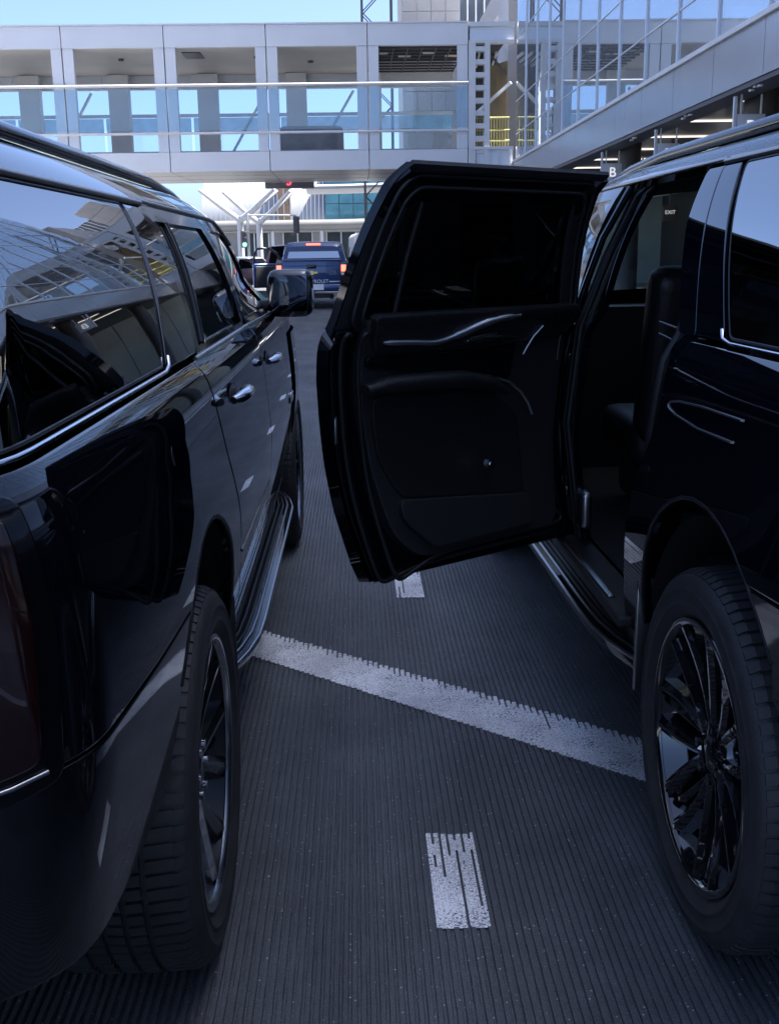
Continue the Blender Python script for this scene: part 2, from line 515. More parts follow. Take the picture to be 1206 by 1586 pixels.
# ------------------------------------------------------------------ ground, road and markings
def flat(name, x0, x1, y0, y1, z, m):
    return structure(MB().add([(x0,y0,z),(x1,y0,z),(x1,y1,z),(x0,y1,z)], [(0,1,2,3)]) or None)
g = MB(); g.add([(-700,-500,-0.012),(700,-500,-0.012),(700,900,-0.012),(-700,900,-0.012)], [(0,1,2,3)])
structure(g.build('ground', M['ground']))
PITCH, RIB, DEPTH = 0.0190, 0.0100, 0.0068
RX0, RX1, RY0, RY1 = -6.2, 3.35, -5.0, 62.0
def groove_profile(x0, x1, dz=0.0):
    k = math.floor(x0/PITCH+1e-6); out = []
    while k*PITCH < x1-1e-6:
        a = k*PITCH
        out += [(a, dz), (a+RIB, dz), (a+RIB+0.0014, -DEPTH+dz), (a+PITCH-0.0014, -DEPTH+dz)]
        k += 1
    return out
def road_strip(name, x0, x1, y0, y1, step):
    pf = groove_profile(x0, x1); n = len(pf); vs = []; fs = []
    m = max(1, int(round((y1-y0)/step)))
    rnd = random.Random(3).uniform
    for j in range(m+1):
        y = y0+(y1-y0)*j/m
        e = 1.0 if (step < 1 and 0 < j < m) else 0.0
        for i, (x, z) in enumerate(pf):                       # rough, slightly ragged ribs
            dx = rnd(-.0007, .0007)*e if 0 < i < n-1 else 0
            vs.append((x+dx, y+rnd(-.012, .012)*e, z-(rnd(0, .0009) if z == 0 else rnd(-.0008, .0008))*e))
    for j in range(m):
        for i in range(n-1): fs.append((j*n+i, j*n+i+1, (j+1)*n+i+1, (j+1)*n+i))
    rb = MB(); rb.add(vs, fs)
    return structure(rb.build(name, M['road']))
XA, XB = -57*PITCH, 79*PITCH                                  # the strip between the two cars gets the fine detail
road_strip('road', RX0, XA, RY0, RY1, 20)
road_strip('road', XB, RX1, RY0, RY1, 20)
road_strip('road', XA, XB, RY0, 0.8, 20)
road_strip('road', XA, XB, 0.8, 6.2, 0.035)
road_strip('road', XA, XB, 6.2, RY1, 20)

def painted(name, x0, x1, ylo, yhi, floor_prob, lag):
    """paint on the ribs, and in the grooves where it has not been worn out"""
    b = MB(); dz = 0.0012
    k = math.floor(x0/PITCH)
    while k*PITCH < x1:
        a = k*PITCH
        ra, rb_ = max(a-0.0012, x0), min(a+RIB+0.0012, x1)
        if rb_ > ra:
            c = (ra+rb_)/2
            j0 = ylo(c)+random.uniform(-.004, .004); j1 = yhi(c)+random.uniform(-.008, .008)
            b.add([(ra,j0,dz),(rb_,j0,dz),(rb_,j1,dz),(ra,j1,dz)], [(0,1,2,3)])
            b.add([(rb_,j0,-DEPTH+dz),(rb_,j1,-DEPTH+dz),(rb_,j1,dz),(rb_,j0,dz)], [(0,1,2,3)])
            b.add([(ra,j1,-DEPTH+dz),(ra,j0,-DEPTH+dz),(ra,j0,dz),(ra,j1,dz)], [(0,1,2,3)])
        fa, fb = a+RIB+0.0012, a+PITCH-0.0012
        if fb < x1 and fa > x0:
            c = (fa+fb)/2; y = ylo(c); ye = yhi(c)-lag*random.uniform(0.3, 1.7)
            while y < ye:
                L = random.uniform(0.05, 0.22)
                if random.random() < floor_prob:
                    y2 = min(y+L, ye)
                    zz = -DEPTH*0.25+dz*0.5
                    b.add([(fa,y,zz),(fb,y,zz),(fb,y2,zz),(fa,y2,zz)], [(0,1,2,3)])
                y += L
        k += 1
    return structure(b.build(name, M['paint']))
painted('stripe_marking', -2.6, 2.9, lambda x: 3.51-0.887*x, lambda x: 3.815-0.866*x, 0.97, 0.035)
for i, y in enumerate([-0.27, 2.144, 4.555, 6.97, 9.38, 11.8, 14.2, 16.6, 19.0]):
    painted('dash_marking', 0.146, 0.272, lambda x, y=y: y, lambda x, y=y: y+0.408, 0.74, 0.03)
for xl in (-6.0, 3.25):
    b = MB(); b.add([(xl-.06,-5,.004),(xl+.06,-5,.004),(xl+.06,60,.004),(xl-.06,60,.004)], [(0,1,2,3)])
    structure(b.build('edge_line', M['paint']))
# pavement with kerb stones in front of the terminal
structure(MB().box(3.72, 16, -30, 78, -0.05, 0.15).build('pavement', M['concrete']))
for i in range(34):
    y = -6+i*1.5
    structure(MB().rbox((3.62, y, 0.06), (0.18, 1.492, 0.22), 0.02).build('kerb', M['concrete']))

# ------------------------------------------------------------------ pedestrian bridge
br = thing('pedestrian_bridge', 'pale metal clad pedestrian bridge with big openings crossing over the road', 'bridge', (0, 40, 0))
P_ = M['panel']
XS = [4.05-3.48*k for k in range(8)]           # joints between bays, right to left
Z0, Z1, Z2, Z3, Z4, Z5, Z6, Z7 = 4.40, 5.05, 5.60, 5.74, 7.16, 7.32, 8.47, 9.18
for k in range(7):
    xa, xb = XS[k+1], XS[k]
    # two fascia panels per bay, top and bottom, with open joints
    MB().rbox(((xa+xb)/2, .10, (Z6+Z7)/2), (xb-xa-.025, .20, Z7-Z6), .012, seg=1, flat=True).build('fascia_panel', P_, br)
    MB().rbox(((xa+xb)/2, .10, (Z0+Z1)/2), (xb-xa-.025, .20, Z1-Z0), .012, seg=1, flat=True).build('fascia_panel', P_, br)
    MB().box(xa, xb, -.03, .24, Z7, Z7+.05).build('coping', M['white_steel'], br)
    for xc in (xa+.20, xb-.20):
        MB().rbox((xc, .13, (Z1+Z6)/2), (.36, .22, Z6-Z1-.004), .012, seg=1, flat=True).build('post', P_, br)
        for j in range(6):
            MB().box(xc-.165, xc+.165, .005, .03, Z1+.06+.075*j, Z1+.10+.075*j).build('louvre', M['mullion'], br)
    MB().tube([(xa, -.05, (Z4+Z5)/2), (xb, -.05, (Z4+Z5)/2)], .055, 8).build('hand_rail', M['white_steel'], br)
    MB().tube([(xa, -.05, (Z2+Z3)/2), (xb, -.05, (Z2+Z3)/2)], .045, 8).build('hand_rail', M['white_steel'], br)
    MB().box(xa+.03, xb-.03, -.012, 0, Z3+.03, Z4-.02).build('glass_pane', M['bal_glass'], br)
    # back side: panels, wide column, blue film on the back balustrade
    MB().box(xa+.012, xb-.012, 6.0, 6.2, Z0, Z1).build('back_panel', P_, br)
    MB().box(xa+.012, xb-.012, 6.0, 6.2, 7.95, Z7).build('back_panel', P_, br)
    xc = xa+.72 if k else xa+.2
    MB().box(xc-.40, xc+.40, 5.55, 5.95, Z1, Z6).build('column', M['int_col'], br)
    MB().box(xa+.05, xb-.05, 6.09, 6.10, 6.33, 6.90).build('glass_pane', M['film'], br)
    MB().box(xa+.05, xb-.05, 6.09, 6.10, Z1, 6.33).build('glass_pane', M['bal_glass'], br)
    MB().box(xa, xb, 6.05, 6.13, 6.92, 7.05).build('hand_rail', M['int_col'], br)
    if k in (1, 2, 4):
        MB().bar((xa+1.3, 6.3, 5.2), (xb-.5, 6.3, 7.9), .10, .10).build('brace', M['white_steel'], br)
XL = XS[-1]
MB().box(XL, 5.60, .26, 5.5, Z0+.55, Z1+.06).build('floor_slab', M['terrazzo'], br)
MB().box(XL, XS[1]+.1, .24, 6.0, Z6+.02, Z6+.10).build('ceiling', M['ceiling'], br)
MB().box(XL, 5.60, .24, 6.0, Z7-.10, Z7).build('roof_slab', M['int_col'], br)
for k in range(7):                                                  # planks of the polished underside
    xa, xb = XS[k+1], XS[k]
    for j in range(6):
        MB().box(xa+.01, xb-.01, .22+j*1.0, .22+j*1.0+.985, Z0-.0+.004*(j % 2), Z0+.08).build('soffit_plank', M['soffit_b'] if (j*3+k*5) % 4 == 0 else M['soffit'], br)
for x, y in ((-8.3, 2.2), (-3.4, 2.0), (-1.5, 3.0)):
    MB().cyl((x, y, Z6+.02), (x, y, Z6-.05), .10, 12).build('ceiling_fixture', M['dark_metal'], br)
MB().box(-5.95, -5.30, 1.0, 2.2, Z6-.01, Z6+.03).build('ceiling_hatch', M['dark_metal'], br)
# unfinished bay: open ceiling grid
for j in range(9):
    MB().box(XS[1]+.1, 4.0, .5+.62*j, .54+.62*j, Z6-.03, Z6+.03).build('ceiling_grid_bar', M['dark_metal'], br)
for j in range(7):
    MB().box(XS[1]+.4+.5*j, XS[1]+.44+.5*j, .4, 5.6, Z6-.028, Z6+.028).build('ceiling_grid_bar', M['dark_metal'], br)
MB().box(XS[1]+.1, 5.6, .4, 5.9, Z6+.45, Z6+.50).build('deck_underside', M['deep_dark'], br)
for j in range(4):
    MB().box(XS[1]+.3+.85*j, XS[1]+.75+.85*j, 1.2+.6*(j % 2), 1.75+.6*(j % 2), Z6+.0, Z6+.03).build('ceiling_tile', M['ceiling'], br)
# things standing on the bridge floor behind the glass
MB().box(-4.9, -3.2, 3.0, 3.4, Z1+.06, 5.35).build('kerb_upstand', M['tan'], br)
MB().box(-9.3, -7.0, 3.0, 3.4, Z1+.06, 5.35).build('kerb_upstand', M['tan'], br)
# steel end frame at the right with lightening holes, ledger beams and yellow guard rail
MB().box(4.06, 4.30, -.02, .40, Z0+.1, Z6+.1).build('end_column', M['white_steel'], br)
MB().box(4.62, 4.80, -.02, .40, Z0+.1, Z6+.1).build('end_column', M['white_steel'], br)
for j in range(9):
    MB().box(4.30, 4.62, .02, .30, 4.9+.42*j, 5.06+.42*j).build('lacing_plate', M['white_steel'], br)
MB().box(4.06, 5.64, -.04, .30, 9.05, 9.20).build('beam_flange', M['white_steel'], br)
MB().box(4.10, 5.64, .10, .18, 8.62, 9.05).build('beam_web', M['mullion'], br)
MB().box(4.06, 5.64, -.04, .30, 8.52, 8.62).build('beam_flange', M['white_steel'], br)
MB().box(4.06, 5.64, -.04, .30, 5.02, 5.12).build('beam_flange', M['white_steel'], br)
MB().box(4.10, 5.64, .10, .18, 4.50, 5.02).build('beam_web', M['mullion'], br)
for j in range(4):
    MB().box(4.35+.38*j, 4.40+.38*j, .0, .12, 4.50, 5.02).build('beam_stiffener', M['white_steel'], br)
MB().box(4.06, 5.64, -.04, .30, 4.42, 4.50).build('beam_flange', M['white_steel'], br)
for z in (5.35, 5.70, 6.12):
    MB().tube([(4.35, .35, z), (5.55, .35, z)], .03, 6).build('guard_rail', M['yellow'], br)
for j in range(12):
    MB().tube([(4.40+.10*j, .35, 5.12), (4.40+.10*j, .35, 6.12)], .012, 5).build('guard_bar', M['yellow'], br)
MB().hexa([(4.9,2.6,5.12),(5.5,1.0,5.12),(5.55,1.0,5.12),(4.95,2.6,5.12),(4.9,2.6,8.1),(5.5,1.0,8.1),(5.55,1.0,8.1),(4.95,2.6,8.1)]).build('board_wall', M['wood'], br)
MB().bar((4.5,1.2,6.4), (5.6,.5,7.3), .10, .10).build('stair_string', M['mullion'], br)
MB().bar((4.7,.8,8.5), (5.5,.8,7.6), .06, .06).build('duct_brace', M['dark_metal'], br)
MB().box(4.2, 5.62, 4.6, 4.7, 5.1, 9.0).build('inner_partition', M['deep_dark'], br)
for j in range(4): MB().bar((4.3+.3*j, 1.5, 8.45), (4.5+.3*j, 4.4, 8.45), .06, .10).build('ceiling_joist', M['mullion'], br)
tag_ = MB().rbox((-2.0, 4.5, 5.75), (2.5, .9, 1.2), .25)
tarp = tag(tag_.build('covered_crate', M['seat_tarp']), 'grey plastic sheeting over goods behind the bridge glass', 'sheeting')
tarp.location = (.5-.1, 40, 0)
# dark message sign hanging below the bridge
ms = thing('message_sign', 'dark hanging message sign with a red digit under the bridge', 'sign', (-2.62, 46.4, 4.48))
MB().rbox((0, .1, 0), (2.0, .2, .62), .02).build('cabinet', M['sign_slate'], ms)
for x in (-.8, .8): MB().box(x-.03, x+.03, .05, .12, .31, .42).build('hanger', M['dark_metal'], ms)
text('digit', '3', .56, M['red_led'], ms, (-.02, -.012, -.02), (R(90), 0, 0))

# ------------------------------------------------------------------ terminal building on the right
te = thing('terminal_building', 'glass walled terminal with silver fascia along the right of the road', 'terminal', (5.7, 0, 0))
YA, YB, STEP = -27.6, 40.0, 2.19
ny = int((YB-YA)/STEP)
ytop = 16.6
ymul = [37.62-STEP*k for k in range(-1, 30)]
levels = [4.62, 5.50, 6.58, 8.6, 11.0, 13.8, ytop]
for i in range(len(ymul)-1):
    yb, ya = ymul[i], ymul[i+1]
    MB().box(-.035, .06, ya-.024, ya+.024, 4.60, ytop).build('mullion', M['mullion'], te)
    for j in range(6):
        z0, z1 = levels[j]+.02, levels[j+1]-.02
        dz = random.uniform(-.002, .002); dx = random.uniform(-.004, .004)
        b = MB(); b.hexa([(dx,ya+.03,z0),(.012+dx,ya+.03,z0),(.012-dx,yb-.03,z0),(-dx,yb-.03,z0),(dx+dz,ya+.03,z1),(.012+dx+dz,ya+.03,z1),(.012-dx+dz,yb-.03,z1),(-dx+dz,yb-.03,z1)])
        b.build('glass_pane', M['curtain'], te)
for z in levels[1:]:
    MB().box(-.015, .05, ymul[-1], ymul[0], z-.014, z+.014).build('transom', M['mullion'], te)
# sill and silver fascia panels below the glass
MB().box(-.12, .25, ymul[-1], 40.2, 4.545, 4.62).build('sill', M['white_steel'], te)
for i in range(len(ymul)-1):
    yb, ya = ymul[i], ymul[i+1]
    b = MB(); b.box(-.06, .12, ya+.008, yb-.008, 3.80, 4.54)
    b.build('fascia_panel', M['panel2'], te)
MB().box(-.03, .42, ymul[-1], 40, 3.73, 3.795).build('soffit_edge', M['dark_metal'], te)
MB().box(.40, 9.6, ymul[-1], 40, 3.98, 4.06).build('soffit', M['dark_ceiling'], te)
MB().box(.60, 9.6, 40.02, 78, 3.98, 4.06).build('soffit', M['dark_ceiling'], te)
MB().box(.60, 9.6, 46.5, 78, 4.08, 12.5).build('wall', M['panel2'], te)
MB().box(7.0, 7.3, 40.02, 78, .15, 3.97).build('wall_panel', M['dark_wall'], te)
for k in range(5):
    MB().box(.8+1.24*k, 2.0+1.24*k, 46.0, 46.1, .15, 3.97).build('glazed_end_panel', M['pale_green'], te)
for i in range(24):
    y = 34.45-2.98*i
    if y < -27: break
    MB().box(.95, 8.0, y-.022, y+.022, 3.94, 3.975).build('light_strip', M['light_strip'], te)
# floors and back walls behind the glass
MB().box(.30, 9.6, ymul[-1], 40, 4.30, 4.50).build('floor_slab', M['terrazzo'], te)
MB().box(.60, 9.6, ymul[-1], 40, 9.6, 9.9).build('floor_slab', M['int_col'], te)
MB().box(-.10, 10.0, ymul[-1], 40, ytop, ytop+.5).build('roof_slab', M['panel2'], te)
MB().box(9.3, 9.6, ymul[-1], 40, 4.5, ytop).build('inner_wall', M['int_col'], te)
for k in range(8):
    y = 36-8.76*k
    MB().cyl((.95,y,.15), (.95,y,3.98), .28, 20).build('column', M['dark_wall'], te)
    MB().cyl((2.2,y,4.5), (2.2,y,ytop), .22, 16).build('inner_column', M['white_steel'], te)
# slanted stair strings seen through the glass
for za in (4.7, 6.6):
    MB().bar((1.6, 15.5, za+5.0), (1.6, 37.5, za), .10, .32).build('stair_string', M['mullion'], te)
# street level wall with door openings
for k in range(17):
    y0 = 38-3.9*k
    m_ = M['dark_wall']
    MB().box(7.0, 7.3, y0-3.88, y0-2.0, .15, 3.98).build('wall_panel', m_, te)
    MB().box(7.05, 7.10, y0-2.0, y0, .15, 2.6).build('door_glass', M['store_glass'], te)
    for yy in (y0-1.97, y0-1.0, y0-.03):
        MB().box(7.0, 7.12, yy-.03, yy+.03, .15, 2.6).build('door_frame', M['mullion'], te)
    MB().box(7.0, 7.3, y0-2.0, y0, 2.6, 3.98).build('lintel_panel', m_, te)
for y in (16, 19.3, 23):                                            # white flakes added to stand in for bright spots along the soffit edge
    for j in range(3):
        MB().rbox((.02+.02*j, y+.24*j+random.uniform(-.05,.05), 3.70+.02*(j % 2)), (.06, random.uniform(.05,.12), .03), .008).build('bright_flake', M['white_steel'], te)
def gate_sign(y, lab, grp='grey gate signs hanging from the terminal canopy'):
    s_ = thing('gate_sign', lab, 'sign', (5.97, y, 3.24), 0)
    MB().rbox((0, .04, 0), (.42, .08, .40), .008).build('sign_board', M['sign_grey'], s_)
    for x in (-.15, .15): MB().box(x-.012, x+.012, .03, .05, .19, .48).build('hanger', M['mullion'], s_)
    MB().box(-.27, -.225, .0, .06, -.22, .45).build('sign_post', M['mullion'], s_)
    text('letter', 'B', .30, M['white_text'], s_, (0, -.004, -.005), (R(90), 0, 0), .004)
    text('letter', 'B', .30, M['white_text'], s_, (0, .084, -.005), (R(90), 0, R(180)), .004)
gate_sign(26, 'grey hanging sign with a white letter B just above the open car door')
gate_sign(21.4, 'grey hanging B sign half hidden behind the roof of the right SUV')
gate_sign(17, 'grey hanging B sign at the far right, nearest the camera above the SUV roof')
for y, t_ in ((29.0, 'Air China'), (21.5, 'Hawaiian')):
    s_ = thing('airline_sign', 'dark airline sign reading %s hanging under the terminal canopy' % t_, 'sign', (7.9, y, 3.28))
    MB().box(0, .08, -2.6, 2.6, -.45, .45).build('sign_board', M['sign_dark'], s_)
    for yy in (-2.0, 2.0): MB().box(.02, .06, yy-.02, yy+.02, .45, .70).build('hanger', M['mullion'], s_)
    text('lettering', t_, .95, M['white_text'], s_, (-.01, 0, 0), (R(90), 0, R(-90)), .005)
ex = thing('exit_sign', 'small brown exit sign seen through the cabin of the right SUV', 'sign', (7.35, 26, 2.30))
MB().rbox((0, .03, 0), (.34, .06, .36), .01).build('sign_board', M['exit_brown'], ex)
text('lettering', 'EXIT', .12, M['white_text'], ex, (0, -.006, .03), (R(90), 0, 0), .004)
MB().box(-.03, .03, .0, .05, .18, 1.67).build('hanger', M['dark_metal'], ex)

# ------------------------------------------------------------------ towers and mast behind the bridge
tw = thing('tower_block', 'pale panelled tower rising behind the bridge roof', 'building', (4.35, 62, 0))
MB().box(-1.6, 1.45, 0, 6, 0, 16).build('wall', M['tower'], tw)
for k in range(8):
    for j in range(4):
        MB().box(-1.58+.765*j, -1.58+.765*j+.735, -.05, 0, 8+1.0*k, 8.96+1.0*k).build('cladding_panel', M['tower'], tw)
gb = thing('finned_glass_building', 'glass block with white vertical fins behind the bridge', 'building', (7.6, 64, 0))
MB().box(-1.7, 6, .1, 8, 0, 15.5).build('glass_wall', M['grey_glass'], gb)
for k in range(10): MB().box(-1.68+.46*k, -1.62+.46*k, -.25, .1, 6, 15.5).build('fin', M['white_steel'], gb)
cn = thing('scaffold_mast', 'steel lattice mast standing behind the bridge', 'mast', (1.35, 60, 0))
for x in (-.75, .75):
    for y in (-.4, .4): MB().box(x-.06, x+.06, y-.06, y+.06, 0, 16.6).build('leg', M['dark_metal'], cn)
for k in range(11):
    a, b = (-.75, .75) if k % 2 else (.75, -.75)
    for y in (-.4, .4):
        MB().bar((a, y, 1.5*k), (b, y, 1.5*k+1.5), .05, .05).build('lattice_bar', M['dark_metal'], cn)
hs = thing('steel_canopy_frame', 'sloping pale steel roof edge above the right end of the bridge', 'roof frame', (5.0, 50, 0))
MB().bar((.2, 0, 9.6), (2.4, 0, 12.6), .5, .3).build('roof_edge', M['int_col'], hs)
for k in range(4): MB().bar((.6+.5*k, 0, 9.0), (.6+.5*k, 0, 10.0+.68*k), .06, .06).build('strut', M['mullion'], hs)

# ------------------------------------------------------------------ far terminal beyond the bridge
fd_ = thing('far_terminal', 'far terminal with ribbed silver vault roof and teal glass wall', 'terminal', (0, 100, 0))
def vault(x0, x1, ribs):
    n_ = 12
    for i in range(ribs):
        xa = x0+(x1-x0)*i/ribs; xb = x0+(x1-x0)*(i+1)/ribs-.035
        b = MB()
        b.grid(lambda u, v: (xa+(xb-xa)*u, 6*(1-math.cos(R(90*v))), 4.2+4.6*math.sin(R(90*v))), 1, n_)
        b.build('roof_rib', M['dome'], fd_)
vault(-13.5, -6.7, 16)
vault(-5.6, -2.4, 9)
MB().box(-6.7, -5.6, -.3, 4, 4.4, 8.6).build('clad_pier', M['tan'], fd_)
for x in (-6.75, -6.2, -5.62): MB().box(x-.05, x+.05, -.36, -.3, 4.4, 8.6).build('pier_trim', M['far_steel'], fd_)
for k in range(9):
    for j in range(3):
        x = -2.55+1.25*k
        MB().box(x, x+1.2, 0, .1, 4.5+1.45*j, 5.90+1.45*j).build('glass_pane', M['teal_glass'], fd_)
MB().box(-2.6, 9, .1, 6, 4.4, 9.2).build('inner_wall', M['dark_wall'], fd_)
b = MB()
b.tube([(-16+27*i/20, -1.8, 4.08+.42*max(0, i/20-.55)) for i in range(21)], .46, 14)
b.build('canopy_band', M['band'], fd_)
MB().box(-16, 11, -1.6, 1, 3.5, 3.7).build('canopy_soffit', M['far_panel'], fd_)
for k in range(20):
    x = -15.5+1.3*k
    MB().box(x, x+1.2, 1.0, 1.1, .3, 3.5).build('shop_glass' if k % 3 else 'wall_panel', M['store_glass'] if k % 3 else M['far_panel'], fd_)
    MB().box(x-.08, x+.02, .9, 1.1, 0, 3.5).build('mullion', M['mullion'], fd_)
MB().box(-16, 11, 1.15, 8, 0, 4.2).build('inner_wall', M['dark_wall'], fd_)
for x in (-7.2, -2.9, 1.0): MB().cyl((x,-1.6,0), (x,-1.6,3.6), .16, 12).build('column', M['far_steel'], fd_)
# white roof over the road beyond the bridge
cp = thing('white_canopy', 'thin curved white canopy roof beyond the bridge', 'canopy', (0, 74, 0))
MB().grid(lambda u, v: (-3.3+12*u, -2+9*v, 5.74+.35*u*u+.22*math.sin(math.pi*v)), 20, 6).build('roof_sheet', M['far_steel'], cp)
MB().tube([(-3.3+12*i/20, -2, 5.72+.35*(i/20)**2) for i in range(21)], .13, 8).build('roof_edge', M['far_steel'], cp)
def ytree(x, y, lab, h=4.0, sp=2.2, top=5.6):
    t = thing('branching_column', lab, 'column', (x, y, 0), 0, 'white branching columns')
    MB().tube([(0,0,0),(0,0,h-.5),(0,0,h)], [.22,.19,.22], 12).build('trunk', M['far_steel'], t)
    for s_ in (-1, 1):
        for s2 in (-1, 1):
            MB().tube([(0,0,h-.25),(s_*sp*.35,s2*.3,h+.35),(s_*sp,s2*1.2,top)], [.20,.15,.10], 10).build('branch', M['far_steel'], t)
ytree(-7.1, 70, 'white branching steel column left of the traffic lights', 3.9, 2.3, 5.45)
ytree(-6.35, 75, 'white branching column standing just behind and right of the nearer one', 3.9, 2.2, 5.6)
for (x, z, lab, c) in ((-3.36, 3.22, 'black traffic light hanging at the end of a thin mast arm', None), (-6.37, 2.45, 'black traffic light showing green on a white pole', 'green')):
    t = thing('traffic_light', lab, 'traffic light', (x, 65, 0))
    MB().rbox((0, 0, z), (.36, .24, .95), .04).build('housing', M['dark_metal'], t)
    for k in range(3):
        mm = M['green'] if (c and k == 2) else M['sign_dark']
        MB().cyl((0,-.13,z+.30-.30*k), (0,-.17,z+.30-.30*k), .11, 14).build('lens', mm, t)
        MB().tube([(-.13,-.14,z+.30-.3*k),(-.10,-.22,z+.40-.3*k),(.10,-.22,z+.40-.3*k),(.13,-.14,z+.30-.3*k)], .015, 5).build('visor', M['dark_metal'], t)
    if c is None:
        MB().tube([(0,.1,3.75),(-2.8,.1,3.80)], .05, 8).build('mast_arm', M['far_steel'], t)
        MB().tube([(-2.8,.1,0),(-2.8,.1,3.9)], .08, 8).build('pole', M['far_steel'], t)
    else:
        MB().tube([(-.25,.1,0),(-.25,.1,3.2)], .05, 8).build('pole', M['far_steel'], t)
# ------------------------------------------------------------------ vehicles: body surface
def hermite(pts):
    xs = [p[0] for p in pts]; ys_ = [p[1] for p in pts]; n = len(xs)
    d = [(ys_[i+1]-ys_[i])/(xs[i+1]-xs[i]) for i in range(n-1)]
    m = [d[0]]+[(d[i-1]*(xs[i+1]-xs[i])+d[i]*(xs[i]-xs[i-1]))/(xs[i+1]-xs[i-1]) for i in range(1, n-1)]+[d[-1]]
    def f(x):
        if x <= xs[0]: return ys_[0]+m[0]*(x-xs[0])
        if x >= xs[-1]: return ys_[-1]+m[-1]*(x-xs[-1])
        i = 0
        while x > xs[i+1]: i += 1
        h = xs[i+1]-xs[i]; t = (x-xs[i])/h
        return ((2*t**3-3*t*t+1)*ys_[i]+(t**3-2*t*t+t)*h*m[i]+(-2*t**3+3*t*t)*ys_[i+1]+(t**3-t*t)*h*m[i+1])
    return f
def sstep(a, b, x):
    t = max(0, min(1, (x-a)/(b-a)))
    return t*t*(3-2*t)
ZB = 1.272
class Shape:
    def __init__(s, G, hdr=.085, ws=0.0):
        s.G = G; s.k = (G-ZB)/(1.61-ZB); s.hdr = hdr; s.zt = G+hdr; s.ws = ws
        s.low = hermite([(.28,.90),(.40,.952),(.55,.990),(.70,1.014),(.80,1.026),(.87,1.0305),(.95,1.028),(1.05,1.020),(1.14,1.011),(1.20,1.001),(1.235,.988),(1.258,.970),(ZB,.957),(1.29,.944)])
        s.up = hermite([(1.24,.966),(ZB,.957),(1.34,.942),(1.42,.921),(1.50,.892),(1.56,.862),(1.61,.830),(1.65,.795),(1.69,.745),(1.71,.714)])
    def lean(s, z): return 0.62*max(0, z-ZB)
    def P(s, z):
        if z <= ZB: return s.low(z)
        if z <= s.G: return s.up(ZB+(z-ZB)/s.k)
        return s.up(1.61+(z-s.G)*.10/s.hdr)
    def W(s, q, z):
        w = s.P(z)
        w -= 0.012*((q-1.2)/2.0)**2
        if z > ZB: w -= 0.10*sstep(1.5, 3.3, q)*min(1, (z-ZB)/0.12)
        t = (-0.86-(q-s.lean(z)))/0.38
        if t > 0: w *= max(0.0, 1-min(t, .999)**3.0)**(1/3.0)
        t = (q-3.1)/1.12
        if t > 0: w *= max(0.0, 1-min(t, .999)**3.6)**(1/3.6)
        return w
    def rear(s, w, z):
        """s of the rear face at half-width fraction"""
        w0 = s.P(z); t = min(abs(w)/w0, .999)
        return -0.86-0.38*(1-t**3.0)**(1/3.0)+s.lean(z)
    def roofz(s, q, w):
        base = s.zt-0.045*sstep(1.5, 2.5, q)-0.03*sstep(.2, 1.1, -q)
        return base+0.055*(1-(w/0.714)**2)+0.012*(1-abs(w/0.714)**8)

def resample(poly, d, closed=True):
    out = []; n = len(poly)
    for i in range(n if closed else n-1):
        a = Vector(poly[i]); b = Vector(poly[(i+1) % n])
        k = max(1, int(math.ceil((b-a).length/d)))
        for j in range(k): out.append(a.lerp(b, j/k))
    if not closed: out.append(Vector(poly[-1]))
    return out
def rounded(poly, r, seg=4):
    out = []; n = len(poly)
    for i in range(n):
        p = Vector(poly[i]); a = Vector(poly[i-1]); b = Vector(poly[(i+1) % n])
        da = (a-p); db = (b-p)
        rr = min(r, da.length*.45, db.length*.45)
        p0 = p+da.normalized()*rr; p1 = p+db.normalized()*rr
        for k in range(seg+1):
            t = k/seg
            out.append(tuple(p0*(1-t)**2+p*2*t*(1-t)+p1*t*t))
    return out
def area(poly): return sum(poly[i-1][0]*poly[i][1]-poly[i][0]*poly[i-1][1] for i in range(len(poly)))/2
def inside(poly, x, y):
    c = False; n = len(poly); j = n-1
    for i in range(n):
        xi, yi = poly[i]; xj, yj = poly[j]
        if (yi > y) != (yj > y) and x < (xj-xi)*(y-yi)/(yj-yi)+xi: c = not c
        j = i
    return c
def bdist(poly, x, y):
    best = 9; n = len(poly)
    for i in range(n):
        ax, ay = poly[i-1]; bx, by = poly[i]
        dx, dy = bx-ax, by-ay; L = dx*dx+dy*dy
        t = 0 if L < 1e-12 else max(0, min(1, ((x-ax)*dx+(y-ay)*dy)/L))
        best = min(best, (ax+t*dx-x)**2+(ay+t*dy-y)**2)
    return math.sqrt(best)
def surf_point(W, side, q, z, off=0.0):
    return Vector((side*(W(q, z)-off), q, z))
def surf_normal(W, side, q, z):
    e = 0.004
    ds = (W(q+e, z)-W(q-e, z))/(2*e); dz = (W(q, z+e)-W(q, z-e))/(2*e)
    n = Vector((side, -ds, -dz)); n.normalize()
    return n
def inset(poly, d):
    n = len(poly); out = []
    for i in range(n):
        a = Vector(poly[i-1]); p = Vector(poly[i]); b = Vector(poly[(i+1) % n])
        t = (b-a).normalized(); out.append(tuple(p+Vector((-t.y, t.x))*d))
    return out
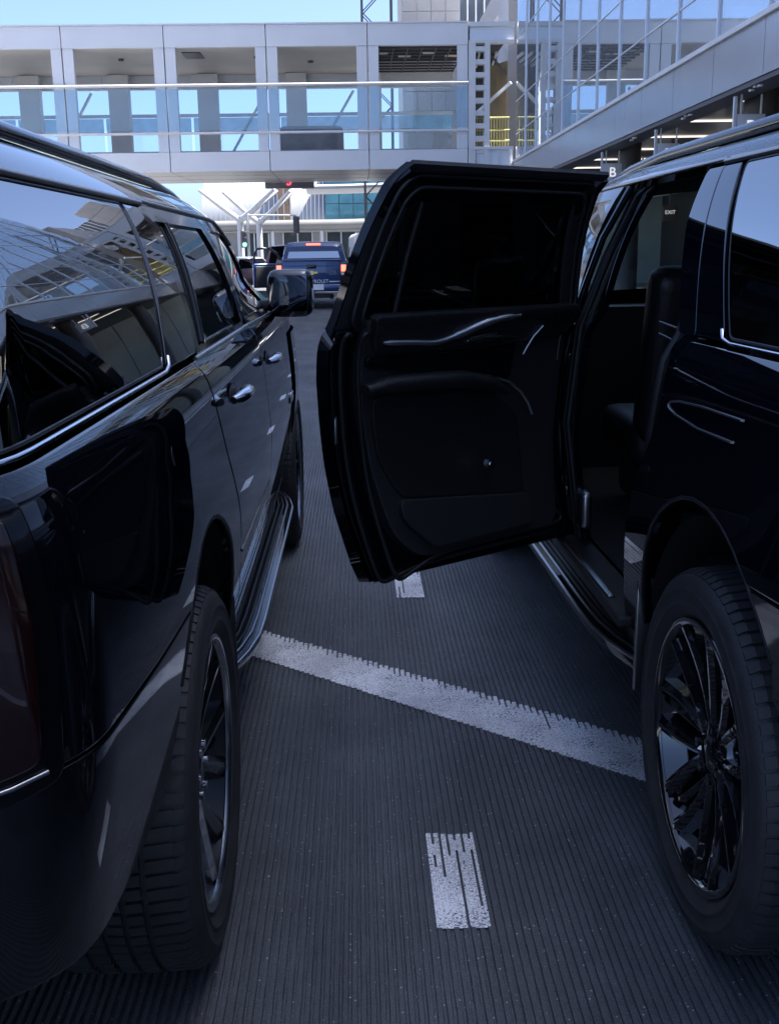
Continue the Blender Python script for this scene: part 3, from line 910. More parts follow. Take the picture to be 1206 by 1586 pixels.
def panel(name, outline, material, parent, W, side=1, off=0.0, thick=0.022, res=0.05, edge=0.004, flip=False):
    if area(outline) < 0: outline = outline[::-1]
    pts = [tuple(p) for p in resample(outline, res*0.6)]
    n = len(pts)
    cand = inset(pts, edge)
    extra = [c for c in cand if inside(pts, *c) and bdist(pts, *c) > edge*0.7]
    xs = [p[0] for p in pts]; zs = [p[1] for p in pts]
    x = math.floor(min(xs)/res)*res
    while x < max(xs):
        z = math.floor(min(zs)/res)*res
        while z < max(zs):
            if inside(pts, x, z) and bdist(pts, x, z) > res*0.42: extra.append((x, z))
            z += res
        x += res
    r = delaunay_2d_cdt([Vector(p) for p in pts+extra], [(i, (i+1) % n) for i in range(n)], [], 1, 1e-5)
    vs2, fcs = r[0], r[2]
    verts = []; norms = []; faces = []
    fs_ = -1 if flip else 1
    for p in vs2:
        nn = surf_normal(W, side, p[0], p[1])
        q = surf_point(W, side, p[0], p[1], off)
        bd = bdist(pts, p[0], p[1])
        if bd < edge*0.5:
            cx = min(range(n), key=lambda i: (pts[i][0]-p[0])**2+(pts[i][1]-p[1])**2)
            t = Vector(pts[(cx+1) % n])-Vector(pts[cx-1])
            o2 = Vector((0, t.y, -t.x)).normalized()
            q = q-nn*(0.0016*fs_)
            nn = (nn*fs_+o2*0.7).normalized()
        else: nn = nn*fs_
        verts.append(q); norms.append(nn)
    for f in fcs:
        f = list(f)
        if (side < 0) != flip: f = f[::-1]
        faces.append(f)
    base = len(verts)
    for i in range(n):
        nn = surf_normal(W, side, *pts[i])
        t = Vector(pts[(i+1) % n])-Vector(pts[i-1])
        o3 = Vector((0, t.y, -t.x)).normalized()
        q = surf_point(W, side, *pts[i], off)-nn*(0.0016*fs_)
        verts += [q, q-nn*(thick*fs_)]; norms += [o3, o3]
    for i in range(n):
        j = (i+1) % n
        f = [base+2*i, base+2*i+1, base+2*j+1, base+2*j]
        if (side < 0) != flip: f = f[::-1]
        faces.append(f)
    me = bpy.data.meshes.new(name)
    me.from_pydata(verts, [], faces)
    me.materials.append(material)
    me.polygons.foreach_set('use_smooth', [True]*len(me.polygons))
    me.normals_split_custom_set_from_vertices(norms)
    me.update()
    return link(name, me, parent)
def ring(name, outer, inner, material, parent, W, side=1, off=0.0, thick=0.03, k=10, flip=False):
    """frame between two loops with the same number of corners"""
    m = len(outer); O = []; I = []
    for i in range(m):
        for j in range(k):
            t = j/k
            O.append(Vector(outer[i]).lerp(Vector(outer[(i+1) % m]), t))
            I.append(Vector(inner[i]).lerp(Vector(inner[(i+1) % m]), t))
    N = len(O); b = MB(); vs = []
    s_ = 1 if not flip else -1
    for p in O+I: vs.append(surf_point(W, side, p.x, p.y, off))
    for p in O+I: vs.append(surf_point(W, side, p.x, p.y, off)-surf_normal(W, side, p.x, p.y)*thick*s_)
    fs = []
    for i in range(N):
        j = (i+1) % N
        fs += [(i, j, N+j, N+i), (2*N+i, 3*N+i, 3*N+j, 2*N+j), (i, 2*N+i, 2*N+j, j), (N+i, N+j, 3*N+j, 3*N+i)]
    if side < 0: fs = [f[::-1] for f in fs]
    b.add(vs, fs, True)
    return b.build(name, material, parent, angle=35)
def trim(name, path, r, material, parent, W, side=1, off=0.0, closed=False, n=6, res=0.05, flat=1.0):
    pts = resample(path, res, closed)
    return MB().tube([surf_point(W, side, p.x, p.y, off) for p in pts], r, n, closed, flat).build(name, material, parent)

# ------------------------------------------------------------------ wheels
def make_wheel_meshes(style):
    R0, RR = 0.405, 0.302
    prof = [(-.055,.288),(-.012,.293),(.002,.310),(.0085,.322),(.0105,.324),(.0105,.330),(.009,.332),(.010,.345),(.010,.352),(.0115,.354),(.0115,.358),(.009,.361),(.008,.370),(-.002,.386),(-.016,.3945),(-.040,.3965),(-.250,.3965),(-.272,.392),(-.284,.375),(-.288,.345),(-.280,.312),(-.25,.288)]
    tyre = MB().lathe_x(prof, 96).mesh('tyre', M['rubber'])
    try: tyre.set_sharp_from_angle(angle=R(38))
    except Exception: pass
    tr = MB(); N = 84
    for k in range(N):
        for (xa, xb, ra, rb, sk) in ((-.006,-.026,.3925,.4020,.006), (-.026,-.078,.4020,.4050,.014), (-.213,-.264,.4050,.4020,-.014), (-.264,-.284,.4020,.3925,-.006), (-.089,-.120,.4055,.406,.008), (-.130,-.161,.406,.406,-.008), (-.171,-.202,.406,.4055,.008)):
            a0 = 2*math.pi*(k+.08)/N; a1 = 2*math.pi*(k+.80)/N
            p = []
            for dr in (-.012, 0.0):
                for x, r_, a in ((xa,ra,a0),(xb,rb,a0+sk),(xb,rb,a1+sk),(xa,ra,a1)):
                    p.append((x, (r_+dr)*math.cos(a), (r_+dr)*math.sin(a)))
            tr.hexa(p)
    tread = tr.mesh('tread', M['rubber'])
    face = M['alloy'] if style == 'silver' else M['rim_black']
    dark = M['alloy_dark'] if style == 'silver' else M['rim_black']
    barrel = MB().lathe_x([(-.25,.285),(-.20,.262),(-.10,.258),(-.05,.268),(-.030,.279),(-.012,.284),(-.003,.288),(-.001,.2945),(-.010,.296),(-.03,.290)], 72).mesh('rim', dark)
    lip = MB().lathe_x([(-.014,.275),(-.003,.279),(.001,.287),(-.001,.2945)], 72).mesh('rim_lip', face)
    disc = MB().lathe_x([(-.155,.06),(-.150,.20),(-.165,.20)], 40).mesh('brake_disc', M['disc'])
    hub = MB().lathe_x([(-.030,.0001),(-.030,.03),(-.036,.036),(-.040,.062),(-.058,.075),(-.10,.078)], 32).mesh('hub_cap', face)
    def spoke(r_in, r_out, w_in, w_out, x_in, x_out, depth, tw=0.0, bow=0.0):
        b = MB(); sec = []
        for i in range(7):
            t = i/6; r_ = r_in+(r_out-r_in)*t; w = w_in+(w_out-w_in)*t; x = x_in+(x_out-x_in)*t+bow*math.sin(math.pi*t); a = tw*t
            for (dx, dw) in ((-depth, -w*.66), (-.010, -w/2), (-.001, -w*.12), (-.001, w*.10), (-.010, w/2), (-depth, w*.66)):
                ang = a+dw/r_
                sec.append((x+dx, r_*math.sin(ang), r_*math.cos(ang)))
        fs = []
        for i in range(6):
            for k in range(6):
                l = (k+1) % 6
                fs.append((i*6+k, i*6+l, (i+1)*6+l, (i+1)*6+k))
        b.add(sec, fs)
        b.add(sec[:6], [(0,1,2,3,4,5)]); b.add(sec[-6:], [(5,4,3,2,1,0)])
        return b
    parts = {'tyre': tyre, 'tread': tread, 'rim': barrel, 'rim_lip': lip, 'brake_disc': disc, 'hub_cap': hub}
    sp = []
    if style == 'silver':
        m1 = spoke(.050, .284, .026, .050, -.042, -.010, .042, 0.13, -.004).mesh('spoke', face)
        m2 = spoke(.050, .284, .026, .050, -.042, -.010, .042, -0.13, -.004).mesh('spoke', face)
        m3 = spoke(.060, .283, .030, .046, -.070, -.036, .03, 0.0).mesh('inner_spoke', dark)
        for k in range(6):
            a = 2*math.pi*k/6
            sp += [('spoke', m1, a+.05), ('spoke', m2, a+0.30), ('inner_spoke', m3, a+.175)]
    else:
        m1 = spoke(.045, .285, .020, .040, -.040, -.006, .036, 0.20, -.006).mesh('spoke', face)
        m2 = spoke(.045, .285, .020, .040, -.040, -.006, .036, -0.20, -.006).mesh('spoke', face)
        m3 = spoke(.10, .284, .012, .034, -.058, -.022, .022, 0.05).mesh('inner_spoke', face)
        for k in range(7):
            a = 2*math.pi*k/7
            sp += [('spoke', m1, a), ('spoke', m2, a+0.17), ('inner_spoke', m3, a+.085+math.pi/7)]
    lug = MB().cyl((-.034,0,.055), (-.026,0,.055), .011, 6).mesh('lug_nut', dark if style != 'silver' else M['chrome'])
    for k in range(6): sp.append(('lug_nut', lug, 2*math.pi*k/6+.3))
    return parts, sp
WHEELS = {}
def add_wheel(parent, side, s, style, spin=0.0, x=1.008):
    if style not in WHEELS: WHEELS[style] = make_wheel_meshes(style)
    parts, sp = WHEELS[style]
    w = link('wheel', parts['rim'], parent)
    w.location = (side*x, s, 0.402)
    w.rotation_euler = (spin, 0, 0) if side > 0 else (spin, 0, math.pi)
    for nm in ('tyre', 'tread', 'rim_lip', 'brake_disc', 'hub_cap'):
        o = link(nm, parts[nm], w)
        if nm == 'tread': o['kind'] = 'stuff'
    for nm, me, a in sp:
        o = link(nm, me, w); o.rotation_euler = (a, 0, 0)
    return w

# ------------------------------------------------------------------ the big black SUV
def arc(cx, cz, rx, rz, a0, a1, n=14):
    return [(cx+rx*math.cos(R(a0+(a1-a0)*i/n)), cz+rz*math.sin(R(a0+(a1-a0)*i/n))) for i in range(n+1)]
HS, WB = 0.0, 3.41
REAR_ARCH = arc(0, .43, .485, .53, 142, 12)
FRONT_ARCH = arc(WB, .43, .475, .47, 162, 20)
DOOR_EDGE = [(.70,.47),(.66,.56),(.575,.74),(.475,.90),(.385,1.02),(.325,1.12),(.295,1.20),(.285,1.262)]
def handle(parent, W, side, s0, z, mtl):
    L = 0.225
    h = MB()
    pts = [surf_point(W, side, s0+t*L, z+0.006*math.sin(math.pi*t), -0.016-0.026*math.sin(math.pi*min(1, max(0, t*1.0)))**0.6) for t in [i/10 for i in range(11)]]
    h.tube(pts, [.010,.014,.016,.0165,.0165,.0165,.0165,.0165,.016,.014,.010], 10)
    o = h.build('door_handle', mtl, parent)
    c = MB()
    p = surf_point(W, side, s0+L*.52, z-.003, 0.0)
    n_ = surf_normal(W, side, s0+L*.52, z)
    c.grid(lambda u, v: p+Vector((0, math.cos(2*math.pi*u)*.085*v, math.sin(2*math.pi*u)*.034*v))+n_*(0.0035-0.003*v), 20, 2)
    c.build('handle_cup', M['trim'], parent)
    return o

def make_suv(root, G, vis, style, open_door=False, hdr=.085, ws=0.0):
    sh = Shape(G, hdr, ws); W = sh.W
    wt = ws if open_door else -.062          # window head and foot of the pillar differ a little between the two cars
    wb = ws if open_door else -.04
    body = M['black']
    lowW = W
    zt = sh.zt
    for side in (1, -1):
        is_open = open_door and side == vis
        # quarter panel
        q = [(-1.10,.935),(-.60,.888)]+arc(0, .43, .485, .53, 124.5, 12)+[(.50,.49)]+[(p[0]-.006, p[1]) for p in DOOR_EDGE]+[(-1.10,1.262)]
        qp = panel('rear_quarter_panel', q, body, root, W, side, res=.035)
        bq = [(-1.10,.67),(-.80,.62),(-.48,.59),(-.375,.69)]+arc(0, .43, .485, .53, 142, 125.2, 3)+[(-.60,.883),(-1.10,.930)]
        panel('bumper_side', bq, M['road_film'], root, W, side, off=.001, res=.035)
        # flared lip and the liner behind it
        trim('arch_lip', REAR_ARCH, .006, M['trim'], qp, W, side, off=.004)
        # pillars
        if is_open:
            panel('pillar_flange', [(.283,1.274),(.40,1.274),(.515,1.45),(.565,1.52),(.605,G-.005),(.492,G-.005),(.482,G-.032)], body, root, W, side, res=.03)
        panel('rear_pillar', [(-1.12,1.274),(-1.085,1.274),(-.865,G-.004),(-.865,G+.004),(-.93,G+.004)], body, root, W, side, res=.04)
        panel('middle_pillar', rounded([(.055+ws,1.274),(.275,1.274),(.475,G-.030),(.485,G-.006),(.335+ws,G-.006)] if open_door else [(.015,1.274),(.395,1.274),(.425,G-.030),(.432,G-.006),(.272,G-.006)], .012), body, root, W, side, res=.03, off=-.002)
        # window glass behind the doors
        qw = rounded([(-1.078,1.281),(.040+wb,1.281),(.315+wt,G-.008),(-.86,G-.008)], .022)
        panel('quarter_window', qw, M['privacy'], root, W, side, off=.002, thick=.006, res=.03)
        trim('window_seal', qw, .004, M['trim'], root, W, side, off=.0045, closed=True)
        # side of the roof, from window head to rail
        hd = [(-.93,G+.008),(2.05,G+.008),(2.32,G-.02),(2.40,zt-.045),(2.2,zt-.026),(1.6,zt-.004),(-.2,zt-.003),(-.80,zt-.020)]
        panel('roof_side', hd, body, root, W, side, res=.03)
        trim('roof_trim', [(-.88,G+.004),(.50,G+.004)], .007, M['bronze'], root, W, side, off=-.003)
        trim('roof_trim', [(.50,G+.010),(2.05,G+.006),(2.36,G-.075)], .006, M['bronze'], root, W, side, off=-.003)
        # chrome belt strip, thick under the quarter window
        trim('belt_trim', [(-1.09,1.2725),(.015+wb,1.2725),(.062+wb,1.279),(.078+wb,1.297)], .0062, M['chrome'], root, W, side, off=-.003, flat=.7)
        if not is_open:
            make_rear_door(root, sh, side, False)
        # front door
        fd = [(1.545,.47),(1.545,1.262),(2.60,1.252),(2.665,1.12),(2.69,.95),(2.665,.66),(2.60,.47)]
        d = panel('front_door', fd, body, root, W, side, res=.045)
        o_ = [(1.515,1.268),(1.41,G+.002),(2.04,G),(2.36,G-.07),(2.82,1.262)]
        i_ = [(1.575,1.284),(1.475,G-.036),(2.02,G-.040),(2.30,G-.105),(2.66,1.284)]
        ring('window_frame', o_, i_, M['gloss_black'], d, W, side, off=.001)
        panel('window', i_, M['privacy'] if side == vis else M['car_glass'], d, W, side, off=.010, thick=.005, res=.03)
        trim('belt_trim', [(1.55,1.266),(2.62,1.256)], .006, M['chrome'], d, W, side, off=-.003)
        handle(d, W, side, 1.585, 1.135, M['chrome'])
        # front wing, screen pillar
        fw = [(2.61,.47),(2.675,.66),(2.70,.95),(2.675,1.12),(2.61,1.252),(2.95,1.232),(3.45,1.205),(3.95,1.13),(4.06,1.04),(4.09,.78)]+FRONT_ARCH[::-1]
        f = panel('front_wing', fw, body, root, W, side, res=.045)
        trim('arch_lip', FRONT_ARCH, .006, M['trim'], f, W, side, off=.004)
        panel('screen_pillar', [(2.05,G+.004),(2.37,G-.066),(2.83,1.264),(3.02,1.250),(2.72,1.40),(2.47,G-.02),(2.30,zt-.04)], body, root, W, side, res=.03)
        bd = MB()
        c_ = surf_point(W, side, 2.78, .86, -.004)
        bd.rbox(c_, (.008,.16,.045), .003)
        bd.build('wing_badge', M['chrome'], f)
        # lower sill moulding and running board with end caps
        panel('sill', [(.50,.34),(2.86,.34),(2.86,.462),(.70,.462),(.56,.475)], M['plastic'], root, W, side, off=-.004, res=.06)
        def bw(s_): return 1.030-.085*max(0, (.95-s_)/.45)**2-.085*max(0, (s_-2.45)/.40)**2
        sec_ = [(.0,.408),(-.030,.411),(-.105,.411),(-.14,.405),(-.14,.350),(-.03,.352),(-.004,.365),(.004,.388)]
        vs_ = []; st_ = [.50,.55,.62,.72,.85,1.0,1.3,1.8,2.3,2.5,2.65,2.78,2.84]
        for s_ in st_: vs_ += [(side*(bw(s_)+a_), s_, b_) for a_, b_ in sec_]
        rbd = MB(); m_ = len(sec_)
        rbd.add(vs_, [(i_*m_+k_, i_*m_+(k_+1) % m_, (i_+1)*m_+(k_+1) % m_, (i_+1)*m_+k_) for i_ in range(len(st_)-1) for k_ in range(m_)], True)
        rbd.add(vs_[:m_], [tuple(range(m_))]); rbd.add(vs_[-m_:], [tuple(range(m_))])
        board = rbd.build('running_board', M['gloss_black'], root, angle=40)
        for k in range(4):
            MB().tube([(side*(bw(s_)-.038-.019*k), s_, .4125) for s_ in (.72,.85,1.0,1.6,2.3,2.5,2.65)], .0045, 6).build('step_pad', M['trim'], board)
        MB().tube([(side*(bw(s_)+.001), s_, .400) for s_ in st_], .0065, 6).build('board_trim', M['satin'], board)
        MB().tube([(side*(bw(s_)-.020), s_, .4125) for s_ in st_], .0042, 6).build('board_trim', M['satin'], board)
        # mud guard in front of the rear wheel
        mg = MB(); mg.rbox((side*.945, .485, .50), (.12,.012,.30), .005); mg.build('mud_flap', M['satin'] if open_door else M['plastic'], root)
        # roof rail
        path = [(side*.672, q_, sh.roofz(q_, .672)+dz_) for q_, dz_ in ((-.80,-.006),(-.66,.010),(-.3,.016),(.3,.017),(.9,.017),(1.5,.016),(1.9,.013),(2.12,.004),(2.2,-.008))]
        MB().tube(path, .017, 10, flat=1.15).build('roof_rail', M['gloss_black'], root)
        MB().tube([(x_, y_, z_+.0165) for x_, y_, z_ in path[1:-1]], .0035, 6).build('roof_trim', M['satin'], root)
        # mirror
        mx_ = 1.04*side
        mr = MB()
        mr.rbox((side*1.050, 2.60, 1.335), (.195,.12,.205), .055, seg=4)
        mi = mr.build('side_mirror', body, root)
        MB().rbox((side*1.050, 2.545, 1.337), (.158,.012,.160), .006, Matrix.Rotation(R(-13*side), 4, 'Z').to_quaternion()).build('mirror_glass', M['mirror'], mi)
        MB().rbox((side*.945, 2.63, 1.285), (.13,.07,.045), .015).build('mirror_arm', M['trim'], mi)
        MB().rbox((side*1.146, 2.575, 1.33), (.008,.05,.05), .003).build('mirror_lamp', M['clear_lens'], mi)
        # wheels and wells
        for s_ in (0, WB):
            add_wheel(root, side, s_, style, spin=random.uniform(0, 1) if s_ else .15)
            wl = MB()
            wl.grid(lambda u, v: (side*(.66+.315*v), s_+.50*math.cos(R(-15+175*u)), .43+.485*math.sin(R(-15+175*u))), 24, 2)
            wl.box(min(side*.60, side*.66), max(side*.60, side*.66), s_-.46, s_+.50, .45, .92)
            wl.build('wheel_well', M['well'], root)
        # tail lamp on the rear corner
        tl = MB()
        def corner(z0, z1, w0, w1, off=0.0):
            def fn(u, v):
                z = z0+(z1-z0)*v; a = math.radians(90*(w0+(w1-w0)*u))
                p_ = 2/3.0
                return (side*(sh.P(z)+off)*math.cos(a)**p_, -0.86-(0.38+off)*math.sin(a)**p_+sh.lean(z), z)
            return fn
        tl.grid(corner(.80, 1.262, .42, .92), 12, 10); tl.build('rear_corner', body, root)
        bz = panel('lamp_bezel', rounded([(-1.15,.90),(-1.024,.915),(-1.002,1.10),(-1.004,1.245),(-1.15,1.245)], .02), M['gloss_black'], root, W, side, off=-.004, thick=.01, res=.03)
        panel('lamp_lens', rounded([(-1.15,.935),(-1.052,.945),(-1.034,1.10),(-1.036,1.225),(-1.15,1.225)], .015), M['red_lens'], bz, W, side, off=-.008, thick=.006, res=.025)
        trim('lamp_trim', [(-1.15,.925),(-1.048,.933)], .003, M['satin'], bz, W, side, off=-.008)
        t2 = MB().grid(corner(.84, 1.235, .50, .74, .006), 8, 8); tlo = t2.build('tail_lamp', M['red_lens'], root)
        MB().grid(corner(.90, 1.20, .56, .66, .009), 4, 6).build('lamp_blade', M['red_lens'], tlo)
        e_ = corner(.84, 1.235, .50, .74, .007)
        MB().tube([e_(0, i/10) for i in range(11)], .004, 6).build('lamp_trim', M['chrome'], tlo)
        MB().tube([e_(i/6, 0) for i in range(7)], .004, 6).build('lamp_trim', M['chrome'], tlo)
        MB().grid(corner(.60, .80, .42, 1.0, .004), 14, 4).build('bumper_corner', M['road_film'], root)
        MB().grid(corner(1.272, zt, .60, .98, -.002), 8, 8).build('rear_pillar_corner', body, root)
    # rear face, roof, screens, bonnet and nose, all spanning the width
    def rearf(z0, z1, wf, off=0.0):
        def fn(u, v):
            z = z0+(z1-z0)*v; w = (2*u-1)*wf*sh.P(z)
            return (w, sh.rear(w, z)-off, z)
        return fn
    tg = MB().grid(rearf(.80, 1.262, .80), 24, 10).build('tailgate', body, root)
    MB().grid(rearf(1.28, G, .78, .002), 20, 8).build('rear_window', M['privacy'], tg)
    MB().grid(rearf(G+.002, zt, .80, .01), 16, 3).build('rear_spoiler', body, root)
    MB().grid(rearf(.60, .80, .80, .03), 24, 5).build('rear_bumper', body, root)
    MB().box(-.26, .26, -1.222, -1.208, .90, 1.03).build('plate_recess', M['plastic'], tg)
    MB().tube([(-.42,-1.212,1.09),(.42,-1.212,1.09)], .012, 6).build('tailgate_trim', M['chrome'], tg)
    MB().box(-.75, .75, -1.15, -1.0, .42, .62).build('rear_valance', M['plastic'], root)
    rf = MB().grid(lambda u, v: ((2*v-1)*.714, -.86+3.28*u, sh.roofz(-.86+3.28*u, (2*v-1)*.714)), 40, 24)
    roof = rf.build('roof', body, root)
    MB().rbox((0, -.45, zt+.09), (.05,.18,.05), .02).build('roof_antenna', body, roof)
    MB().grid(lambda u, v: ((2*v-1)*(.86-.20*u), 3.06-.66*u+.10*(1-(2*v-1)**2), 1.245+(zt-.03-1.245)*u+.04*u*(1-(2*v-1)**2)), 10, 20).build('windscreen', M['car_glass'], root)
    def hood(u, v):
        q_ = 2.96+1.15*u; w = (2*v-1); wmax = W(q_, 1.20)*.985
        return (w*wmax, q_+.04*(1-w*w), 1.238-.03*u-.10*u**3+.055*(1-w*w)*(1-.4*u)-.02*abs(w)**6)
    MB().grid(hood, 16, 24).build('bonnet', body, root)
    def nose(z0, z1, off):
        def fn(u, v):
            z = z0+(z1-z0)*v; a = math.pi*u
            p_ = 2/3.6
            w = sh.low(z)*math.copysign(abs(math.cos(a))**p_, math.cos(a))
            return (w, 3.1+(1.12+off)*math.sin(a)**p_, z)
        return fn
    MB().grid(nose(.42, 1.13, 0), 40, 10).build('front_fascia', body, root)
    gr = MB().box(-.55, .55, 4.20, 4.235, .72, 1.06).build('grille', M['plastic'], root)
    for k in range(6): MB().box(-.54, .54, 4.235, 4.245, .75+.052*k, .765+.052*k).build('grille_bar', M['chrome'], gr)
    for sd_ in (1, -1):
        MB().rbox((sd_*.78, 4.12, .98), (.30,.14,.08), .03).build('headlamp', M['clear_lens'], root)
    MB().box(-.88, .88, .52, 2.88, .30, .40).build('underbody', M['well'], root)
    MB().box(-.60, .60, -1.0, .52, .34, .55).build('underbody', M['well'], root)
    MB().box(-.60, .60, 2.88, 4.0, .34, .60).build('underbody', M['well'], root)
    # cabin
    MB().box(-.90, .90, .50, 2.95, .47, .50).build('cabin_floor', M['carpet'], root)
    MB().box(-.86, .86, -1.02, .50, .70, .74).build('load_floor', M['carpet'], root)
    MB().box(-.90, .90, 2.72, 2.98, .50, 1.22).build('dashboard', M['leather'], root)
    hl = MB().grid(lambda u, v: ((2*v-1)*.66, -.7+3.0*u, sh.roofz(-.7+3.0*u, (2*v-1)*.66)-.06), 12, 10)
    hl.build('headliner', M['headliner'], root)
    for sx in (-.42, .42):
        for (s0, nm) in ((1.95, 'front_seat'), (.95, 'rear_seat')):
            st = MB(); st.rbox((sx, s0, .78), (.54,.52,.18), .07, seg=3); st.rbox((sx, s0, .62), (.40,.40,.20), .03)
            so = st.build(nm, M['leather'], root)
            rt = Matrix.Rotation(R(14), 3, 'X').to_quaternion()
            rt2 = (Matrix.Rotation(R(14), 4, 'X')).to_quaternion()
            MB().rbox((sx, s0-.32, 1.10), (.53,.15,.62), .06, rt2, 3).build('seat_back', M['leather'], so)
            MB().rbox((sx, s0-.44, 1.475), (.30,.10,.20), .045, rt2, 3).build('head_restraint', M['leather'], so)
            MB().rbox((sx*.42, s0-.12, 1.00), (.07,.34,.07), .025).build('arm_rest', M['leather'], so)
    for sx in (-.35, .35):
        st = MB(); st.rbox((sx, -.10, .92), (.58,.44,.16), .05); so = st.build('third_row_seat', M['leather'], root)
        MB().rbox((sx, -.36, 1.18), (.56,.13,.44), .05, Matrix.Rotation(R(14), 4, 'X').to_quaternion()).build('seat_back', M['leather'], so)
        MB().rbox((sx, -.43, 1.47), (.26,.09,.16), .04).build('head_restraint', M['leather'], so)
    return sh

DOOR_SKIN = [(1.535,.47)]+[(p[0]+.004, p[1]) for p in DOOR_EDGE]+[(1.535,1.262)]
OPEN_EDGE = [(.615,.525),(.595,.58),(.555,.74),(.53,.90),(.512,1.02),(.50,1.12),(.496,1.20),(.495,1.262)]
OPEN_SKIN = [(1.535,.50)]+OPEN_EDGE+[(1.535,1.262)]
def make_rear_door(root, sh, side, is_open):
    W = sh.W; G = sh.G
    d = panel('rear_door', OPEN_SKIN if is_open else DOOR_SKIN, M['black'], root, W, side, res=.04, thick=.05 if is_open else .022)
    o_ = [(.402,1.268),(.440,G-.012),(.480,G+.002),(1.40,G+.002),(1.505,1.268)]
    i_ = [(.470,1.284),(.508,G-.050),(.540,G-.036),(1.345,G-.036),(1.445,1.284)]
    if is_open:
        o_ = [(.497,1.264),(.605,G-.02),(.64,G+.035),(1.475,G+.035),(1.535,1.264)]
        i_ = [(.59,1.284),(.69,G-.07),(.72,G-.045),(1.395,G-.045),(1.455,1.284)]
    ring('window_frame', o_, i_, M['gloss_black'], d, W, side, off=.001)
    panel('window', i_, M['door_glass'] if is_open else (M['privacy'] if not root.get('see_through') else M['car_glass']), d, W, side, off=.010, thick=.005, res=.03)
    if not is_open:
        trim('window_bar', [(.555,1.284),(.70,G-.040)], .010, M['gloss_black'], d, W, side, off=.006)
    trim('belt_trim', [(.50 if is_open else .32,1.266),(1.53,1.266)], .006, M['chrome'], d, W, side, off=-.003)
    handle(d, W, side, .50 if not is_open else .64, 1.145, M['chrome'])
    mid = [(.60,.735),(1.535,.735)]
    trim('door_crease', [(.585,.735),(1.53,.725)], .004, M['black'], d, W, side, off=-.001)
    return d

# left SUV: we see its right-hand side
left = thing('black_suv', 'black SUV on the left with closed doors and grey multi-spoke rear wheel', 'suv', (-1.33, 2.16, 0), 0, 'black SUVs waiting in the lanes')
left_shape = make_suv(left, 1.616, 1, 'silver', hdr=.088)
left.scale = (1, 1, .985)
# right SUV: we see its left-hand side, rear door swung open
right = thing('black_suv', 'black SUV on the right with open rear door and glossy black wheels', 'suv', (1.715, 2.17, 0), R(1.3), 'black SUVs waiting in the lanes')
right['see_through'] = 1
RSH = make_suv(right, 1.655, -1, 'black', True, hdr=.072, ws=.04)
right.scale = (1, 1, 1.008)
del right['see_through']

# ---- the open rear door, its inner trim, and the door opening
W, G = RSH.W, RSH.G
door = make_rear_door(right, RSH, -1, True)
hx, hs, THETA = -1.0, 1.535, R(-51)
Rm = Matrix.Rotation(THETA, 4, 'Z')
hv = Vector((hx, hs, 0))
door.location = hv-(Rm @ hv)
door.rotation_euler = (0, 0, THETA)
IN = dict(parent=door, W=W, side=-1)
def inn(q, z, off): return surf_point(W, -1, q, z, off)
panel('inner_shell', [(1.525,.51),(.635,.53),(.57,.75),(.525,1.0),(.51,1.15),(.505,1.258),(1.525,1.258)], M['black'], door, W, -1, off=.052, thick=.004, flip=True, res=.05)
trimpoly = rounded([(1.44,.575),(.80,.575),(.70,.66),(.64,.86),(.595,1.05),(.580,1.275),(1.47,1.275)], .06)
tp = panel('door_lining', trimpoly, M['plastic'], door, W, -1, off=.085, thick=.034, flip=True, res=.04, edge=.008)
up = rounded([(1.455,1.20),(1.02,1.185),(.62,1.195),(.575,1.30),(1.455,1.296)], .025)
panel('upper_lining', up, M['leather'], door, W, -1, off=.108, thick=.026, flip=True, res=.03, edge=.010)
panel('middle_lining', rounded([(1.20,1.075),(.60,1.155),(.60,1.185),(1.00,1.180),(1.22,1.195)], .02), M['gloss_black'], door, W, -1, off=.098, thick=.016, flip=True, res=.03, edge=.006)
# arm rest
ar = MB()
pa = [(.575,1.118),(.65,1.128),(.80,1.125),(.95,1.118),(1.08,1.095),(1.16,1.06)]
ar.tube([inn(q, z-.02, .125) for q, z in pa], [.022,.030,.033,.033,.030,.014], 12, flat=.8)
ar.build('arm_rest', M['leather'], door)
panel('lower_lining', rounded([(1.28,.70),(.74,.765),(.655,.90),(.625,1.075),(1.10,1.05),(1.26,.96)], .05), M['leather'], door, W, -1, off=.094, thick=.014, flip=True, res=.035, edge=.008)
panel('door_pocket', rounded([(1.30,.60),(.85,.60),(.735,.70),(.725,.765),(1.30,.70)], .03), M['plastic'], door, W, -1, off=.105, thick=.022, flip=True, res=.035, edge=.008)
# bright strip, pull handle, speaker outline, arc, round fastener
def strip(name, pts, off, r, m, n=6):
    h1 = hermite(pts)
    x0, x1 = pts[0][0], pts[-1][0]
    return MB().tube([inn(x0+(x1-x0)*i/24, h1(x0+(x1-x0)*i/24), off) for i in range(25)], r, n, flat=1.3).build(name, m, door)
strip('bright_strip', [(.635,1.224),(.75,1.218),(.85,1.213),(.93,1.231),(1.01,1.257),(1.07,1.269),(1.16,1.275)], .114, [.003]+[.0065]*12+[.0095]*6+[.0075]*4+[.004]*2, M['bright'])
pl = strip('pull_handle', [(.965,1.206),(1.02,1.215),(1.10,1.214),(1.175,1.210)], .118, [.006]*4+[.0105]*14+[.006]*7, M['chrome'], 8)
strip('pull_trim', [(.97,1.216),(1.03,1.222),(1.08,1.224)], .126, .003, M['satin'])
MB().tube([inn(*p, .096) for p in [(1.075,1.085),(1.14,1.083),(1.20,1.066),(1.26,1.03),(1.30,.99),(1.325,.95)]], .0045, 6).build('bright_arc', M['bright'], door)
MB().tube([inn(*p, .112) for p in [(1.305,1.235),(1.275,1.205),(1.25,1.170),(1.237,1.150)]], .0032, 6).build('bright_arc', M['bright'], door)
